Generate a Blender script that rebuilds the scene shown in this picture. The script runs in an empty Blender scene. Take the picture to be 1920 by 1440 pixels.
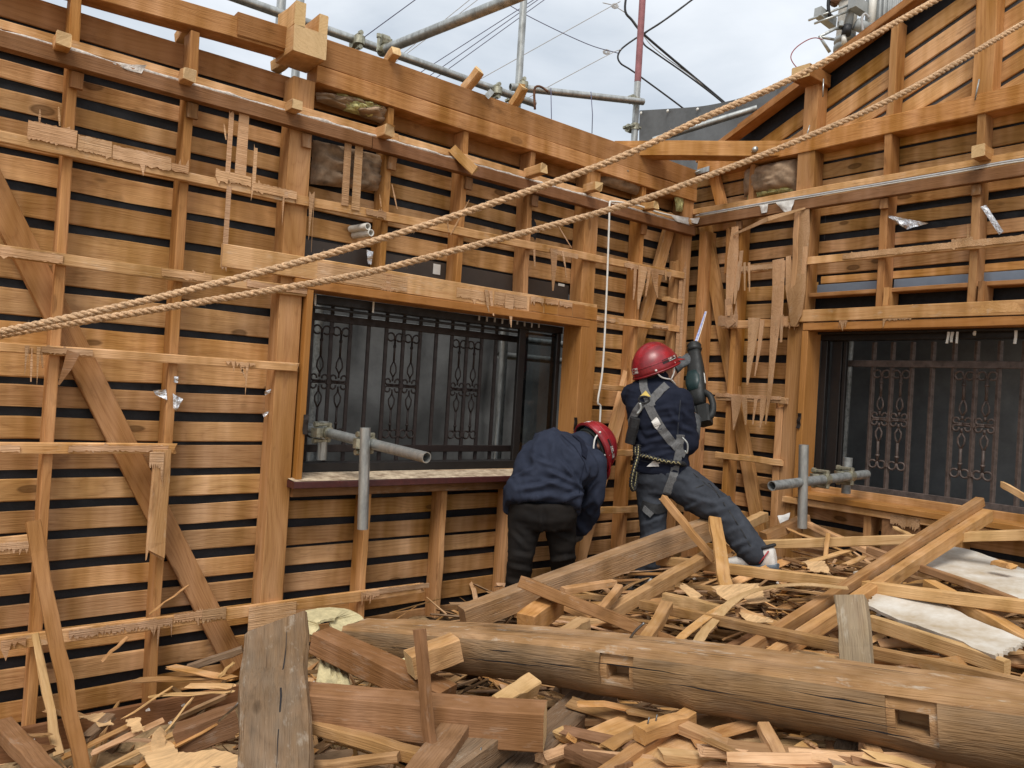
import bpy, bmesh, math, random
from mathutils import Vector, Matrix, Quaternion, noise
random.seed(7)
scene = bpy.context.scene
COL = scene.collection
V = Vector

# ------------------------------------------------------------------ camera
FPX = 1460.0                                   # focal length in pixels of a 1920 px wide frame
HEAD, PITCH, ROLL = math.radians(51.2), math.radians(0.5), math.atan(0.06)
CAM = V((0, 0, 1.45))
_f = V((math.cos(HEAD) * math.cos(PITCH), math.sin(HEAD) * math.cos(PITCH), math.sin(PITCH)))
_r = V((math.sin(HEAD), -math.cos(HEAD), 0))
_u = _r.cross(_f)
_c, _s = math.cos(ROLL), math.sin(ROLL)
IX, IY = _c * _r + _s * _u, _s * _r - _c * _u
cd = bpy.data.cameras.new('camera'); cam = bpy.data.objects.new('camera', cd); COL.objects.link(cam)
cd.sensor_width = 36; cd.lens = 36 * FPX / 1920; cd.clip_start = 0.05; cd.clip_end = 2000
m = Matrix.Identity(4)
for i, ax in enumerate((IX, -IY, -_f)):
    for k in range(3): m[k][i] = ax[k]
m.translation = CAM
cam.matrix_world = m
scene.camera = cam
scene.render.resolution_x, scene.render.resolution_y = 1024, 768

def ray(x, y): return _f * FPX + IX * (x - 960) + IY * (y - 720)
def P(x, y, w):            # survey point: bearing of the photograph, w metres ahead of the camera
    d = ray(x, y); return CAM + d * (w / FPX)
def PL(x, y, v=3.4):       # on a plane parallel to the left wall
    d = ray(x, y); return CAM + d * ((v - CAM.y) / d.y)
def PR(x, y, u=4.24):      # on a plane parallel to the right wall
    d = ray(x, y); return CAM + d * ((u - CAM.x) / d.x)
def PZ(x, y, z):
    d = ray(x, y); return CAM + d * ((z - CAM.z) / d.z)

# ------------------------------------------------------------------ world, sun, exposure
SUN_ROT, SUN_EL = math.radians(222), math.radians(56)      # azimuth the light comes from (from +X towards +Y), elevation
world = bpy.data.worlds.new('World'); scene.world = world; world.use_nodes = True
nt = world.node_tree; N = nt.nodes; LK = nt.links
for n in list(N): N.remove(n)
out = N.new('ShaderNodeOutputWorld'); bg = N.new('ShaderNodeBackground'); bg.inputs['Strength'].default_value = 0.1
sky = N.new('ShaderNodeTexSky'); sky.sky_type = 'NISHITA'; sky.sun_disc = False
sky.sun_elevation = SUN_EL; sky.sun_rotation = math.pi / 2 - SUN_ROT
sky.dust_density = 3.0; sky.air_density = 1.0
tc = N.new('ShaderNodeTexCoord')
mp = N.new('ShaderNodeMapping'); mp.inputs['Scale'].default_value = (1.0, 1.0, 2.2); mp.inputs['Location'].default_value = (3.1, 0.4, 0.2)
nz = N.new('ShaderNodeTexNoise'); nz.inputs['Scale'].default_value = 2.6; nz.inputs['Detail'].default_value = 7; nz.inputs['Roughness'].default_value = 0.52; nz.inputs['Distortion'].default_value = 0.35
rp = N.new('ShaderNodeValToRGB')
rp.color_ramp.elements[0].position = 0.34; rp.color_ramp.elements[0].color = (3.7, 4.1, 4.55, 1)
rp.color_ramp.elements[1].position = 0.66; rp.color_ramp.elements[1].color = (6.6, 6.8, 7.0, 1)
mx = N.new('ShaderNodeMixRGB'); mx.inputs['Fac'].default_value = 0.88
LK.new(tc.outputs['Generated'], mp.inputs['Vector']); LK.new(mp.outputs['Vector'], nz.inputs['Vector'])
LK.new(nz.outputs['Fac'], rp.inputs['Fac']); LK.new(sky.outputs['Color'], mx.inputs['Color1']); LK.new(rp.outputs['Color'], mx.inputs['Color2'])
LK.new(mx.outputs['Color'], bg.inputs['Color']); LK.new(bg.outputs['Background'], out.inputs['Surface'])

sl = bpy.data.lights.new('sun', 'SUN'); sl.energy = 1.5; sl.angle = math.radians(24); sl.color = (1.0, 0.95, 0.88)
so = bpy.data.objects.new('sun', sl); COL.objects.link(so)
sd = V((math.cos(SUN_ROT) * math.cos(SUN_EL), math.sin(SUN_ROT) * math.cos(SUN_EL), math.sin(SUN_EL)))
so.rotation_euler = sd.to_track_quat('Z', 'Y').to_euler(); so.location = (-3, -3, 8)
vs = scene.view_settings
vs.view_transform = 'Standard'; vs.look = 'None'; vs.exposure = 0.78; vs.gamma = 1.0; vs.use_curve_mapping = False
scene.cycles.max_bounces = 5; scene.cycles.diffuse_bounces = 3; scene.cycles.transparent_max_bounces = 8

# ------------------------------------------------------------------ materials
MATS = {}
def _new(name):
    mt = bpy.data.materials.new(name); mt.use_nodes = True; t = mt.node_tree
    b = t.nodes['Principled BSDF']; MATS[name] = mt
    return mt, t, b
def _n(t, kind, **kw):
    n = t.nodes.new('ShaderNode' + kind)
    for k, v in kw.items():
        if k in n.inputs: n.inputs[k].default_value = v
        else: setattr(n, k, v)
    return n
def _math(t, op, a, b=None, clamp=False):
    n = t.nodes.new('ShaderNodeMath'); n.operation = op; n.use_clamp = clamp
    for i, x in enumerate((a, b)):
        if x is None: continue
        if isinstance(x, (int, float)): n.inputs[i].default_value = x
        else: t.links.new(x, n.inputs[i])
    return n.outputs[0]
def _mix(t, f, a, b, mode='MIX'):
    n = t.nodes.new('ShaderNodeMixRGB'); n.blend_type = mode
    for i, x in enumerate((f, a, b)):
        if isinstance(x, (int, float)): n.inputs[i].default_value = x
        elif isinstance(x, tuple): n.inputs[i].default_value = x if len(x) == 4 else (*x, 1)
        else: t.links.new(x, n.inputs[i])
    return n.outputs[0]
def _map(t, vec, scale):
    n = t.nodes.new('ShaderNodeVectorMath'); n.operation = 'MULTIPLY'; t.links.new(vec, n.inputs[0]); n.inputs[1].default_value = scale
    return n.outputs[0]
def _ramp(t, fac, stops):
    n = t.nodes.new('ShaderNodeValToRGB'); cr = n.color_ramp
    while len(cr.elements) < len(stops): cr.elements.new(0.5)
    for e, (p, c) in zip(cr.elements, stops):
        e.position = p; e.color = (*c, 1) if len(c) == 3 else c
    t.links.new(fac, n.inputs[0]); return n.outputs[0]

def wood(name, light, dark, knot=1.0, grey=0.0, rough=0.72, var=0.3, attr=False, sheen_stain=0.25, bump=0.5, white=0.0, ring=1.0):
    mt, t, b = _new(name); lk = t.links
    oi = _n(t, 'ObjectInfo')
    if attr:
        at = _n(t, 'Attribute', attribute_name='grain'); base = at.outputs['Vector']
        ta = _n(t, 'Attribute', attribute_name='tint'); rnd = ta.outputs['Fac']; vec = base
    else:
        tcn = _n(t, 'TexCoord'); rnd = oi.outputs['Random']
        cmb = _n(t, 'CombineXYZ')
        for k, s in enumerate((61.0, 17.0, 29.0)): lk.new(_math(t, 'MULTIPLY', rnd, s), cmb.inputs[k])
        ad = _n(t, 'VectorMath', operation='ADD'); lk.new(tcn.outputs['Object'], ad.inputs[0]); lk.new(cmb.outputs[0], ad.inputs[1]); vec = ad.outputs[0]
    # wander of the grain
    wn = _n(t, 'TexNoise', Scale=1.0, Detail=0.0); lk.new(_map(t, vec, (2.2, 7, 7)), wn.inputs['Vector'])
    wv = _n(t, 'VectorMath', operation='MULTIPLY_ADD'); lk.new(wn.outputs['Color'], wv.inputs[0]); wv.inputs[1].default_value = (0.0, 0.05, 0.05); lk.new(vec, wv.inputs[2])
    gv = wv.outputs[0]
    # knots
    vo = _n(t, 'TexVoronoi', Scale=1.0); lk.new(_map(t, gv, (2.6, 6.5, 6.5)), vo.inputs['Vector'])
    kd = vo.outputs['Distance']
    kn = _math(t, 'SUBTRACT', 1.0, _math(t, 'DIVIDE', kd, 0.125), True)          # 1 in the middle of a knot
    halo = _math(t, 'SUBTRACT', 1.0, _math(t, 'DIVIDE', kd, 0.42), True)
    # rings: contours of a stretched noise, bent round the knots
    rn = _n(t, 'TexNoise', Scale=1.0, Detail=0.0, Roughness=0.4); lk.new(_map(t, gv, (0.45, 8.0, 8.0)), rn.inputs['Vector'])
    rsum = _math(t, 'ADD', _math(t, 'MULTIPLY', rn.outputs['Fac'], 15.0 * ring), _math(t, 'MULTIPLY', halo, 1.6))
    band = _math(t, 'PINGPONG', rsum, 0.5); band = _math(t, 'POWER', _math(t, 'MULTIPLY', band, 2.0), 0.55)
    gr = _n(t, 'TexNoise', Scale=1.0, Detail=3.0, Roughness=0.65); lk.new(_map(t, gv, (2.4, 80, 80)), gr.inputs['Vector'])
    fi = _n(t, 'TexNoise', Scale=1.0, Detail=1.0, Roughness=0.7); lk.new(_map(t, vec, (9, 260, 260)), fi.inputs['Vector'])
    fac = _math(t, 'ADD', _math(t, 'MULTIPLY', band, 0.30), _math(t, 'MULTIPLY', gr.outputs['Fac'], 0.62))
    fac = _math(t, 'ADD', fac, _math(t, 'MULTIPLY', _math(t, 'SUBTRACT', fi.outputs['Fac'], 0.5), 0.4))
    mid = tuple((a + 1.4 * c) / 2.4 for a, c in zip(dark, light))
    col = _ramp(t, fac, [(0.10, dark), (0.40, mid), (0.80, light)])
    if sheen_stain:                                                            # soft upright sheen painted into the colour; dark specks of old water, handling
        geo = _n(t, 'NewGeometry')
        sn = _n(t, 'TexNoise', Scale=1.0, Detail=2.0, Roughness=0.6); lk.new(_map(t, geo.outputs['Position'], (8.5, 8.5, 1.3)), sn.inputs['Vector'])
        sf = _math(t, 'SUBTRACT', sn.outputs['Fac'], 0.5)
        hs0 = _n(t, 'HueSaturation'); lk.new(col, hs0.inputs['Color']); lk.new(_math(t, 'ADD', 1.0, _math(t, 'MULTIPLY', sf, sheen_stain * 4.0)), hs0.inputs['Value'])
        lk.new(_math(t, 'SUBTRACT', 1.0, _math(t, 'MULTIPLY', sf, sheen_stain * 1.2)), hs0.inputs['Saturation']); col = hs0.outputs[0]
        dn = _n(t, 'TexNoise', Scale=1.0, Detail=3.0, Roughness=0.72); lk.new(_map(t, vec, (7, 16, 16)), dn.inputs['Vector'])
        dk = _ramp(t, dn.outputs['Fac'], [(0.6, (0, 0, 0)), (0.78, (1, 1, 1))])
        col = _mix(t, _math(t, 'MULTIPLY', dk, 0.45), col, tuple(c * 0.42 for c in dark))
    if grey:
        gn = _n(t, 'TexNoise', Scale=1.0, Detail=4.0, Roughness=0.7); lk.new(_map(t, vec, (2.5, 11, 11)), gn.inputs['Vector'])
        gf = _ramp(t, gn.outputs['Fac'], [(0.5 - 0.35 * grey, (0, 0, 0)), (0.72 - 0.25 * grey, (1, 1, 1))])
        col = _mix(t, _math(t, 'MULTIPLY', gf, min(1, grey + 0.1)), col, (0.17, 0.145, 0.115))
    if white:
        wn2 = _n(t, 'TexNoise', Scale=1.0, Detail=4.0, Roughness=0.75); lk.new(_map(t, vec, (9, 22, 22)), wn2.inputs['Vector'])
        wf = _ramp(t, wn2.outputs['Fac'], [(0.57, (0, 0, 0)), (0.7, (1, 1, 1))])
        col = _mix(t, _math(t, 'MULTIPLY', wf, white), col, (0.6, 0.55, 0.46))
    if knot:
        col = _mix(t, _math(t, 'MULTIPLY', halo, 0.30 * knot), col, tuple(c * 0.55 for c in dark))
        kc = _ramp(t, kn, [(0.0, (0, 0, 0)), (0.22, (1, 1, 1)), (0.6, (0.75, 0.75, 0.75)), (1.0, (0.95, 0.95, 0.95))])
        col = _mix(t, _math(t, 'MULTIPLY', kc, 0.75 * knot), col, tuple(c * 0.34 for c in dark))
    hs = _n(t, 'HueSaturation'); lk.new(col, hs.inputs['Color'])
    r1 = _math(t, 'SUBTRACT', rnd, 0.5)
    r2 = _math(t, 'SUBTRACT', _math(t, 'FRACT', _math(t, 'MULTIPLY', rnd, 7.31)), 0.5)
    r3 = _math(t, 'SUBTRACT', _math(t, 'FRACT', _math(t, 'MULTIPLY', rnd, 13.7)), 0.5)
    lk.new(_math(t, 'ADD', 1.0, _math(t, 'MULTIPLY', r1, var * 1.6)), hs.inputs['Value'])
    lk.new(_math(t, 'ADD', 1.0, _math(t, 'MULTIPLY', r2, var * 0.35)), hs.inputs['Saturation'])
    lk.new(_math(t, 'ADD', 0.5, _math(t, 'MULTIPLY', r3, 0.006)), hs.inputs['Hue'])
    lk.new(hs.outputs[0], b.inputs['Base Color'])
    b.inputs['Roughness'].default_value = rough; b.inputs['Specular IOR Level'].default_value = 0.14
    bp = _n(t, 'Bump', Strength=bump, Distance=0.004); lk.new(fi.outputs['Fac'], bp.inputs['Height']); lk.new(bp.outputs[0], b.inputs['Normal'])
    return mt

def plain(name, col, rough=0.6, metal=0.0, var=0.15, scale=30.0, bump=0.15, spec=0.4, col2=None, stretch=(1, 1, 1)):
    mt, t, b = _new(name); lk = t.links
    tcn = _n(t, 'TexCoord'); nz = _n(t, 'TexNoise', Scale=scale, Detail=4.0, Roughness=0.65); lk.new(_map(t, tcn.outputs['Object'], stretch), nz.inputs['Vector'])
    a = col2 or tuple(c * (1 - 1.6 * var) for c in col); h = tuple(min(1, c * (1 + var)) for c in col)
    lk.new(_ramp(t, nz.outputs['Fac'], [(0.3, a), (0.7, h)]), b.inputs['Base Color'])
    lk.new(_ramp(t, nz.outputs['Fac'], [(0.3, (min(1, rough + 0.15),) * 3), (0.7, (max(0.05, rough - 0.1),) * 3)]), b.inputs['Roughness'])
    b.inputs['Metallic'].default_value = metal; b.inputs['Specular IOR Level'].default_value = spec
    if bump:
        bp = _n(t, 'Bump', Strength=bump, Distance=0.01); lk.new(nz.outputs['Fac'], bp.inputs['Height']); lk.new(bp.outputs[0], b.inputs['Normal'])
    return mt

wood('wood_board', (0.58, 0.322, 0.128), (0.29, 0.134, 0.044), sheen_stain=0.40, knot=1.0, var=0.28, rough=0.8)
wood('wood_board_brown', (0.37, 0.178, 0.068), (0.23, 0.098, 0.034), knot=0.3, var=0.15)
wood('wood_post', (0.50, 0.258, 0.096), (0.28, 0.118, 0.036), knot=0.6, var=0.24, sheen_stain=0.35)
wood('wood_strip', (0.60, 0.350, 0.155), (0.41, 0.200, 0.074), knot=0.2, white=0.25, var=0.18, sheen_stain=0.35)
wood('wood_strip_dark', (0.27, 0.130, 0.058), (0.15, 0.068, 0.030), knot=0, rough=0.6, var=0.12)
wood('wood_torn', (0.56, 0.345, 0.190), (0.38, 0.205, 0.100), knot=0.0, white=0.2, bump=1.0, var=0.2)
wood('wood_casing', (0.42, 0.195, 0.058), (0.28, 0.115, 0.030), knot=0, rough=0.40, var=0.08, sheen_stain=0.15, bump=0.2)
wood('wood_debris', (0.47, 0.265, 0.112), (0.26, 0.120, 0.043), knot=0.5, var=0.36, white=0.12, grey=0.10)
wood('wood_debris_brown', (0.30, 0.155, 0.070), (0.155, 0.072, 0.030), knot=0.4, var=0.28, white=0.15)
wood('wood_pale', (0.57, 0.365, 0.170), (0.40, 0.215, 0.082), knot=0.2, var=0.22)
wood('wood_weathered', (0.25, 0.155, 0.085), (0.115, 0.064, 0.032), knot=0.7, grey=0.34, white=0.3, bump=1.0, var=0.12)
wood('wood_block', (0.36, 0.27, 0.165), (0.22, 0.145, 0.08), knot=0.3, grey=0.25, white=0.3, bump=0.8, var=0.1)
wood('wood_beam_aged', (0.42, 0.255, 0.125), (0.23, 0.120, 0.050), knot=0.5, grey=0.25, white=0.2, bump=0.9, var=0.1)
wood('wood_log', (0.29, 0.175, 0.085), (0.11, 0.060, 0.028), knot=1.0, grey=0.2, bump=1.0, var=0.05, ring=0.9)
wood('wood_log_flat', (0.40, 0.230, 0.105), (0.22, 0.112, 0.048), knot=0.6, grey=0.12, white=0.5, bump=0.8, var=0.05)
wood('wood_end', (0.68, 0.48, 0.25), (0.52, 0.33, 0.15), knot=0, var=0.2, sheen_stain=0.1)
wood('wood_bits', (0.44, 0.255, 0.115), (0.22, 0.105, 0.040), knot=0.0, var=0.8, attr=True, sheen_stain=0.25, grey=0.2)
plain('felt', (0.012, 0.012, 0.014), rough=0.55, var=0.3, scale=9, bump=0.6, spec=0.3)
plain('felt_grey', (0.10, 0.105, 0.11), rough=0.6, var=0.2, scale=12, bump=0.3)
plain('tarp_light', (0.12, 0.123, 0.123), rough=0.45, var=0.2, scale=5, bump=0.4, spec=0.5)
plain('dark_metal_lit', (0.115, 0.085, 0.072), rough=0.5, metal=0.1, var=0.3, scale=30, bump=0.1)  # lighter copy of dark_metal; light on the right grille put into its colour
plain('tarp', (0.125, 0.127, 0.126), rough=0.42, var=0.22, scale=5, bump=0.5, spec=0.5)
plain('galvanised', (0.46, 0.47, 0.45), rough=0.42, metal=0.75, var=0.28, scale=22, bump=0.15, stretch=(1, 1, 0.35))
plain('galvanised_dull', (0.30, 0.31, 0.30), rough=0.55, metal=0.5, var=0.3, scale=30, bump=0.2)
plain('pipe_red', (0.30, 0.115, 0.12), rough=0.5, var=0.2, scale=18)
plain('clamp', (0.42, 0.40, 0.30), rough=0.45, metal=0.8, var=0.3, scale=40)
plain('rust', (0.16, 0.075, 0.04), rough=0.8, metal=0.2, var=0.4, scale=40)
plain('dark_metal', (0.034, 0.023, 0.020), rough=0.45, metal=0.2, var=0.2, scale=25, bump=0.05)
plain('sash', (0.02, 0.017, 0.016), rough=0.4, metal=0.2, var=0.2, scale=20, bump=0.03)
plain('brass_dark', (0.04, 0.03, 0.025), rough=0.5, metal=0.6)
plain('shutter_box', (0.062, 0.046, 0.036), rough=0.5, var=0.08, scale=6, bump=0.02)
plain('flashing', (0.22, 0.27, 0.34), rough=0.4, metal=0.3, var=0.08, scale=6, bump=0.05)
plain('sill_top', (0.50, 0.41, 0.29), rough=0.8, var=0.35, scale=22, bump=0.3, col2=(0.2, 0.13, 0.08))
plain('sill_red', (0.075, 0.022, 0.020), rough=0.35, var=0.2)
plain('kraft', (0.34, 0.235, 0.15), rough=0.9, var=0.35, scale=10, bump=0.5)
plain('glasswool', (0.52, 0.49, 0.22), rough=0.95, var=0.35, scale=35, bump=0.9)
plain('insulation', (0.56, 0.48, 0.27), rough=0.9, var=0.18, scale=30, bump=0.5)
plain('foil', (0.75, 0.75, 0.76), rough=0.28, metal=0.95, var=0.2, scale=60, bump=0.7)
plain('paper_white', (0.72, 0.70, 0.66), rough=0.8, var=0.12, scale=25, bump=0.4)
plain('caulk', (0.62, 0.56, 0.5), rough=0.85, var=0.25, scale=50, bump=0.8)
plain('white_plastic', (0.74, 0.72, 0.66), rough=0.45, var=0.06)
plain('cable_grey', (0.42, 0.42, 0.42), rough=0.5, var=0.1)
plain('cable_black', (0.018, 0.018, 0.02), rough=0.5, var=0.1)
plain('wire_blue', (0.09, 0.09, 0.16), rough=0.5, var=0.1)
plain('wire_red', (0.32, 0.05, 0.06), rough=0.5, var=0.1)
plain('nail', (0.20, 0.19, 0.18), rough=0.35, metal=0.9, var=0.2)
plain('rope', (0.70, 0.46, 0.27), rough=0.9, var=0.3, scale=160, bump=0.8, spec=0.15)
plain('concrete', (0.40, 0.37, 0.32), rough=0.85, var=0.18, scale=12)
plain('grey_paint', (0.34, 0.36, 0.36), rough=0.5, var=0.1, scale=8)
plain('soil_shaded', (0.07, 0.042, 0.022), rough=0.95, var=0.5, scale=16, bump=0.8, spec=0.1)  # heap ground, colour darkened so the hollows between timbers look shaded
plain('soil', (0.36, 0.245, 0.13), rough=0.95, var=0.45, scale=16, bump=0.8, spec=0.1)
plain('plasterboard', (0.60, 0.575, 0.52), rough=0.85, var=0.1, scale=7, bump=0.2, col2=(0.40, 0.31, 0.20))
plain('veneer', (0.62, 0.40, 0.20), rough=0.6, var=0.2, scale=8, bump=0.2, stretch=(1, 8, 8))
plain('skin', (0.42, 0.22, 0.14), rough=0.55, var=0.12, scale=40)
plain('hair', (0.012, 0.01, 0.009), rough=0.6, var=0.2, scale=80)
plain('jacket_navy', (0.013, 0.016, 0.029), rough=0.85, var=0.13, scale=14, bump=0.12, spec=0.15)
plain('jacket_faded', (0.026, 0.032, 0.052), rough=0.88, var=0.16, scale=12, bump=0.12, spec=0.15)
plain('trousers_slate', (0.046, 0.051, 0.062), rough=0.88, var=0.16, scale=12, bump=0.12, spec=0.15)
plain('trousers_black', (0.007, 0.0065, 0.0065), rough=0.85, var=0.4, scale=5, bump=0.25, spec=0.15, col2=(0.018, 0.014, 0.011))
plain('glove_grey', (0.085, 0.09, 0.095), rough=0.9, var=0.25, scale=40, bump=0.4)
plain('strap_grey', (0.13, 0.13, 0.13), rough=0.8, var=0.15, scale=90, bump=0.3)
plain('strap_black', (0.02, 0.02, 0.021), rough=0.7, var=0.2, scale=60)
plain('strap_yellow', (0.42, 0.36, 0.18), rough=0.8, var=0.2, scale=90)
plain('helmet_red', (0.27, 0.014, 0.020), rough=0.32, var=0.35, scale=14, bump=0.03, spec=0.6)
plain('helmet_dark', (0.03, 0.012, 0.012), rough=0.4)
plain('helmet_liner', (0.03, 0.035, 0.03), rough=0.9)
plain('pad_blue', (0.25, 0.33, 0.62), rough=0.8)
plain('tag_white', (0.72, 0.70, 0.65), rough=0.6, var=0.06)
plain('tag_yellow', (0.62, 0.45, 0.10), rough=0.5)
plain('saw_green', (0.016, 0.038, 0.040), rough=0.42, var=0.2, scale=18, bump=0.05)
plain('saw_black', (0.02, 0.022, 0.022), rough=0.55, var=0.2)
plain('blade_blue', (0.10, 0.16, 0.42), rough=0.4, metal=0.3, var=0.3, scale=40, col2=(0.5, 0.5, 0.55))
plain('shoe_white', (0.70, 0.67, 0.62), rough=0.6, var=0.1)
plain('shoe_red', (0.42, 0.05, 0.06), rough=0.5)
plain('shoe_grey', (0.13, 0.16, 0.19), rough=0.7)
# clear window glass
mt, t, b = _new('glass'); b.inputs['Base Color'].default_value = (0.75, 0.78, 0.78, 1); b.inputs['Roughness'].default_value = 0.02
t.nodes.remove(b); gl = _n(t, 'BsdfGlossy', Roughness=0.03); tr = _n(t, 'BsdfTransparent'); tr.inputs['Color'].default_value = (0.62, 0.66, 0.68, 1)
fr = _n(t, 'Fresnel', IOR=1.5); ms = _n(t, 'MixShader'); t.links.new(fr.outputs[0], ms.inputs[0]); t.links.new(tr.outputs[0], ms.inputs[1]); t.links.new(gl.outputs[0], ms.inputs[2])
t.links.new(ms.outputs[0], t.nodes['Material Output'].inputs['Surface'])

# ------------------------------------------------------------------ object helpers
WM = {}
def link(name, mesh, mat, parent=None, mw=None, label=None, cat=None, group=None, kind=None):
    o = bpy.data.objects.new(name, mesh); COL.objects.link(o)
    if mesh is not None and mat is not None and not mesh.materials:
        for x in (mat if isinstance(mat, (list, tuple)) else [mat]): mesh.materials.append(MATS[x])
    mw = mw or Matrix.Identity(4)
    o.matrix_basis = mw; WM[o.name] = mw
    if parent is not None:
        o.parent = parent; o.matrix_parent_inverse = WM[parent.name].inverted()
    if label: o['label'] = label
    if cat: o['category'] = cat
    if group: o['group'] = group
    if kind: o['kind'] = kind
    return o
def thing(name, label, cat, loc, group=None): return link(name, None, None, None, Matrix.Translation(V(loc)), label, cat, group, 'thing')
def frame(p0, p1, up=None):
    x = (p1 - p0).normalized(); up = V(up) if up is not None else V((0, 0, 1))
    if abs(x.dot(up.normalized())) > 0.98: up = V((0.3, 1, 0)) if abs(x.z) > 0.9 else V((0, 0, 1))
    y = up.cross(x).normalized(); z = x.cross(y)
    m = Matrix.Identity(4)
    for i, a in enumerate((x, y, z)):
        for k in range(3): m[k][i] = a[k]
    m.translation = (p0 + p1) / 2
    return m
def tri_smooth(me, ang=None):
    for p in me.polygons: p.use_smooth = True
def box_mesh(name, L, w, h, segs=3, jit=0.002, bev=0.003, bend=0.0, jag=(0, 0), taper=1.0, rnd=None, endmat=False, skew=(0, 0)):
    """a sawn piece: length along local X, chamfered section, edges a little uneven; jag = broken ends"""
    r = rnd or random
    vs, fs = [], []
    b = min(bev, w * 0.3, h * 0.3)
    sec = [(-w/2 + b, -h/2), (w/2 - b, -h/2), (w/2, -h/2 + b), (w/2, h/2 - b), (w/2 - b, h/2), (-w/2 + b, h/2), (-w/2, h/2 - b), (-w/2, -h/2 + b)]
    for i in range(segs + 1):
        tt = i / segs; x = (tt - 0.5) * L; k = 1 + (taper - 1) * tt
        dy = r.uniform(-jit, jit); dz = r.uniform(-jit, jit) + bend * (1 - (2 * tt - 1) ** 2)
        for (sy, sz) in sec:
            e = jit * 0.6
            xx = x
            if i == 0 and jag[0]: xx += r.uniform(0, jag[0])
            if i == segs and jag[1]: xx -= r.uniform(0, jag[1])
            if i == 0: xx += skew[0] * sy * 2 / w
            if i == segs: xx += skew[1] * sy * 2 / w
            vs.append((xx, sy * k + dy + r.uniform(-e, e), sz * k + dz + r.uniform(-e, e)))
    for i in range(segs):
        a = i * 8
        for k in range(8): fs.append((a + k, a + (k + 1) % 8, a + 8 + (k + 1) % 8, a + 8 + k))
    fs.append(tuple(range(7, -1, -1))); fs.append(tuple(segs * 8 + k for k in range(8)))
    me = bpy.data.meshes.new(name); me.from_pydata(vs, [], fs); me.update()
    return me
def timber(name, p0, p1, w, h, mat, parent=None, up=None, segs=3, jit=0.002, bev=0.003, bend=0.0, jag=(0, 0), taper=1.0, endmat=None, skew=(0, 0), **kw):
    """w = across (local Y), h = along the up direction (local Z)"""
    p0, p1 = V(p0), V(p1)
    me = box_mesh(name, (p1 - p0).length, w, h, segs, jit, bev, bend, jag, taper, skew=skew)
    if endmat:
        me.materials.append(MATS[mat]); me.materials.append(MATS[endmat])
        n = len(me.polygons); me.polygons[n - 1].material_index = 1; me.polygons[n - 2].material_index = 1
    return link(name, me, mat, parent, frame(p0, p1, up), **kw)
def lbar(name, u, v, z, mat, parent, axis='u', dz=0.0, **kw):
    """axis-aligned piece given by its ranges in u (X), v (Y), z; dz tilts its far end"""
    if axis == 'u': p0, p1, w, h, up = (u[0], sum(v)/2, sum(z)/2), (u[1], sum(v)/2, sum(z)/2 + dz), v[1]-v[0], z[1]-z[0], (0, 0, 1)
    elif axis == 'v': p0, p1, w, h, up = (sum(u)/2, v[0], sum(z)/2), (sum(u)/2, v[1], sum(z)/2 + dz), u[1]-u[0], z[1]-z[0], (0, 0, 1)
    else: p0, p1, w, h, up = (sum(u)/2 - dz, sum(v)/2, z[0]), (sum(u)/2, sum(v)/2, z[1]), u[1]-u[0], v[1]-v[0], (0, 1, 0)
    return timber(name, p0, p1, w, h, mat, parent, up, **kw)
def mesh_obj(name, vs, fs, mat, parent=None, origin=None, smooth=False, idx=None, **kw):
    o = V(origin) if origin is not None else (WM[parent.name].translation.copy() if parent is not None else V((0, 0, 0)))
    me = bpy.data.meshes.new(name); me.from_pydata([tuple(V(p) - o) for p in vs], [], fs); me.update()
    if smooth:
        for p in me.polygons: p.use_smooth = True
    ob = link(name, me, mat, parent, Matrix.Translation(o), **kw)
    if idx:
        for p, i in zip(me.polygons, idx): p.material_index = i
    return ob
def tube_data(pts, rad, n=8, closed=False, cap=True, flat=1.0, up=None):
    """rings along a polyline; rad a number or a list"""
    pts = [V(p) for p in pts]; k = len(pts); vs, fs = [], []
    rads = rad if isinstance(rad, (list, tuple)) else [rad] * k
    prev = None
    for i, p in enumerate(pts):
        if closed: d = pts[(i + 1) % k] - pts[i - 1]
        else: d = pts[min(i + 1, k - 1)] - pts[max(i - 1, 0)]
        d = d.normalized() if d.length > 1e-9 else V((0, 0, 1))
        if prev is None:
            a = V(up) if up is not None else (V((0, 0, 1)) if abs(d.z) < 0.9 else V((1, 0, 0)))
        else: a = prev
        a = (a - d * a.dot(d)); a = a.normalized() if a.length > 1e-6 else d.orthogonal().normalized()
        prev = a; c = d.cross(a)
        for j in range(n):
            t = 2 * math.pi * j / n
            vs.append(p + (a * math.cos(t) * flat + c * math.sin(t)) * rads[i])
    m = k if closed else k - 1
    for i in range(m):
        A, B = i * n, ((i + 1) % k) * n
        for j in range(n): fs.append((A + j, A + (j + 1) % n, B + (j + 1) % n, B + j))
    if cap and not closed:
        fs.append(tuple(range(n - 1, -1, -1))); fs.append(tuple((k - 1) * n + j for j in range(n)))
    return vs, fs
def merge(*parts):
    vs, fs = [], []
    for (a, b) in parts:
        o = len(vs); vs += [V(p) for p in a]; fs += [tuple(i + o for i in f) for f in b]
    return vs, fs
def tube(name, pts, rad, mat, parent=None, n=8, smooth=True, cap=True, flat=1.0, up=None, **kw):
    vs, fs = tube_data(pts, rad, n, False, cap, flat, up)
    return mesh_obj(name, vs, fs, mat, parent, origin=kw.pop('origin', None) if parent is None else None, smooth=smooth, **kw)
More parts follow.
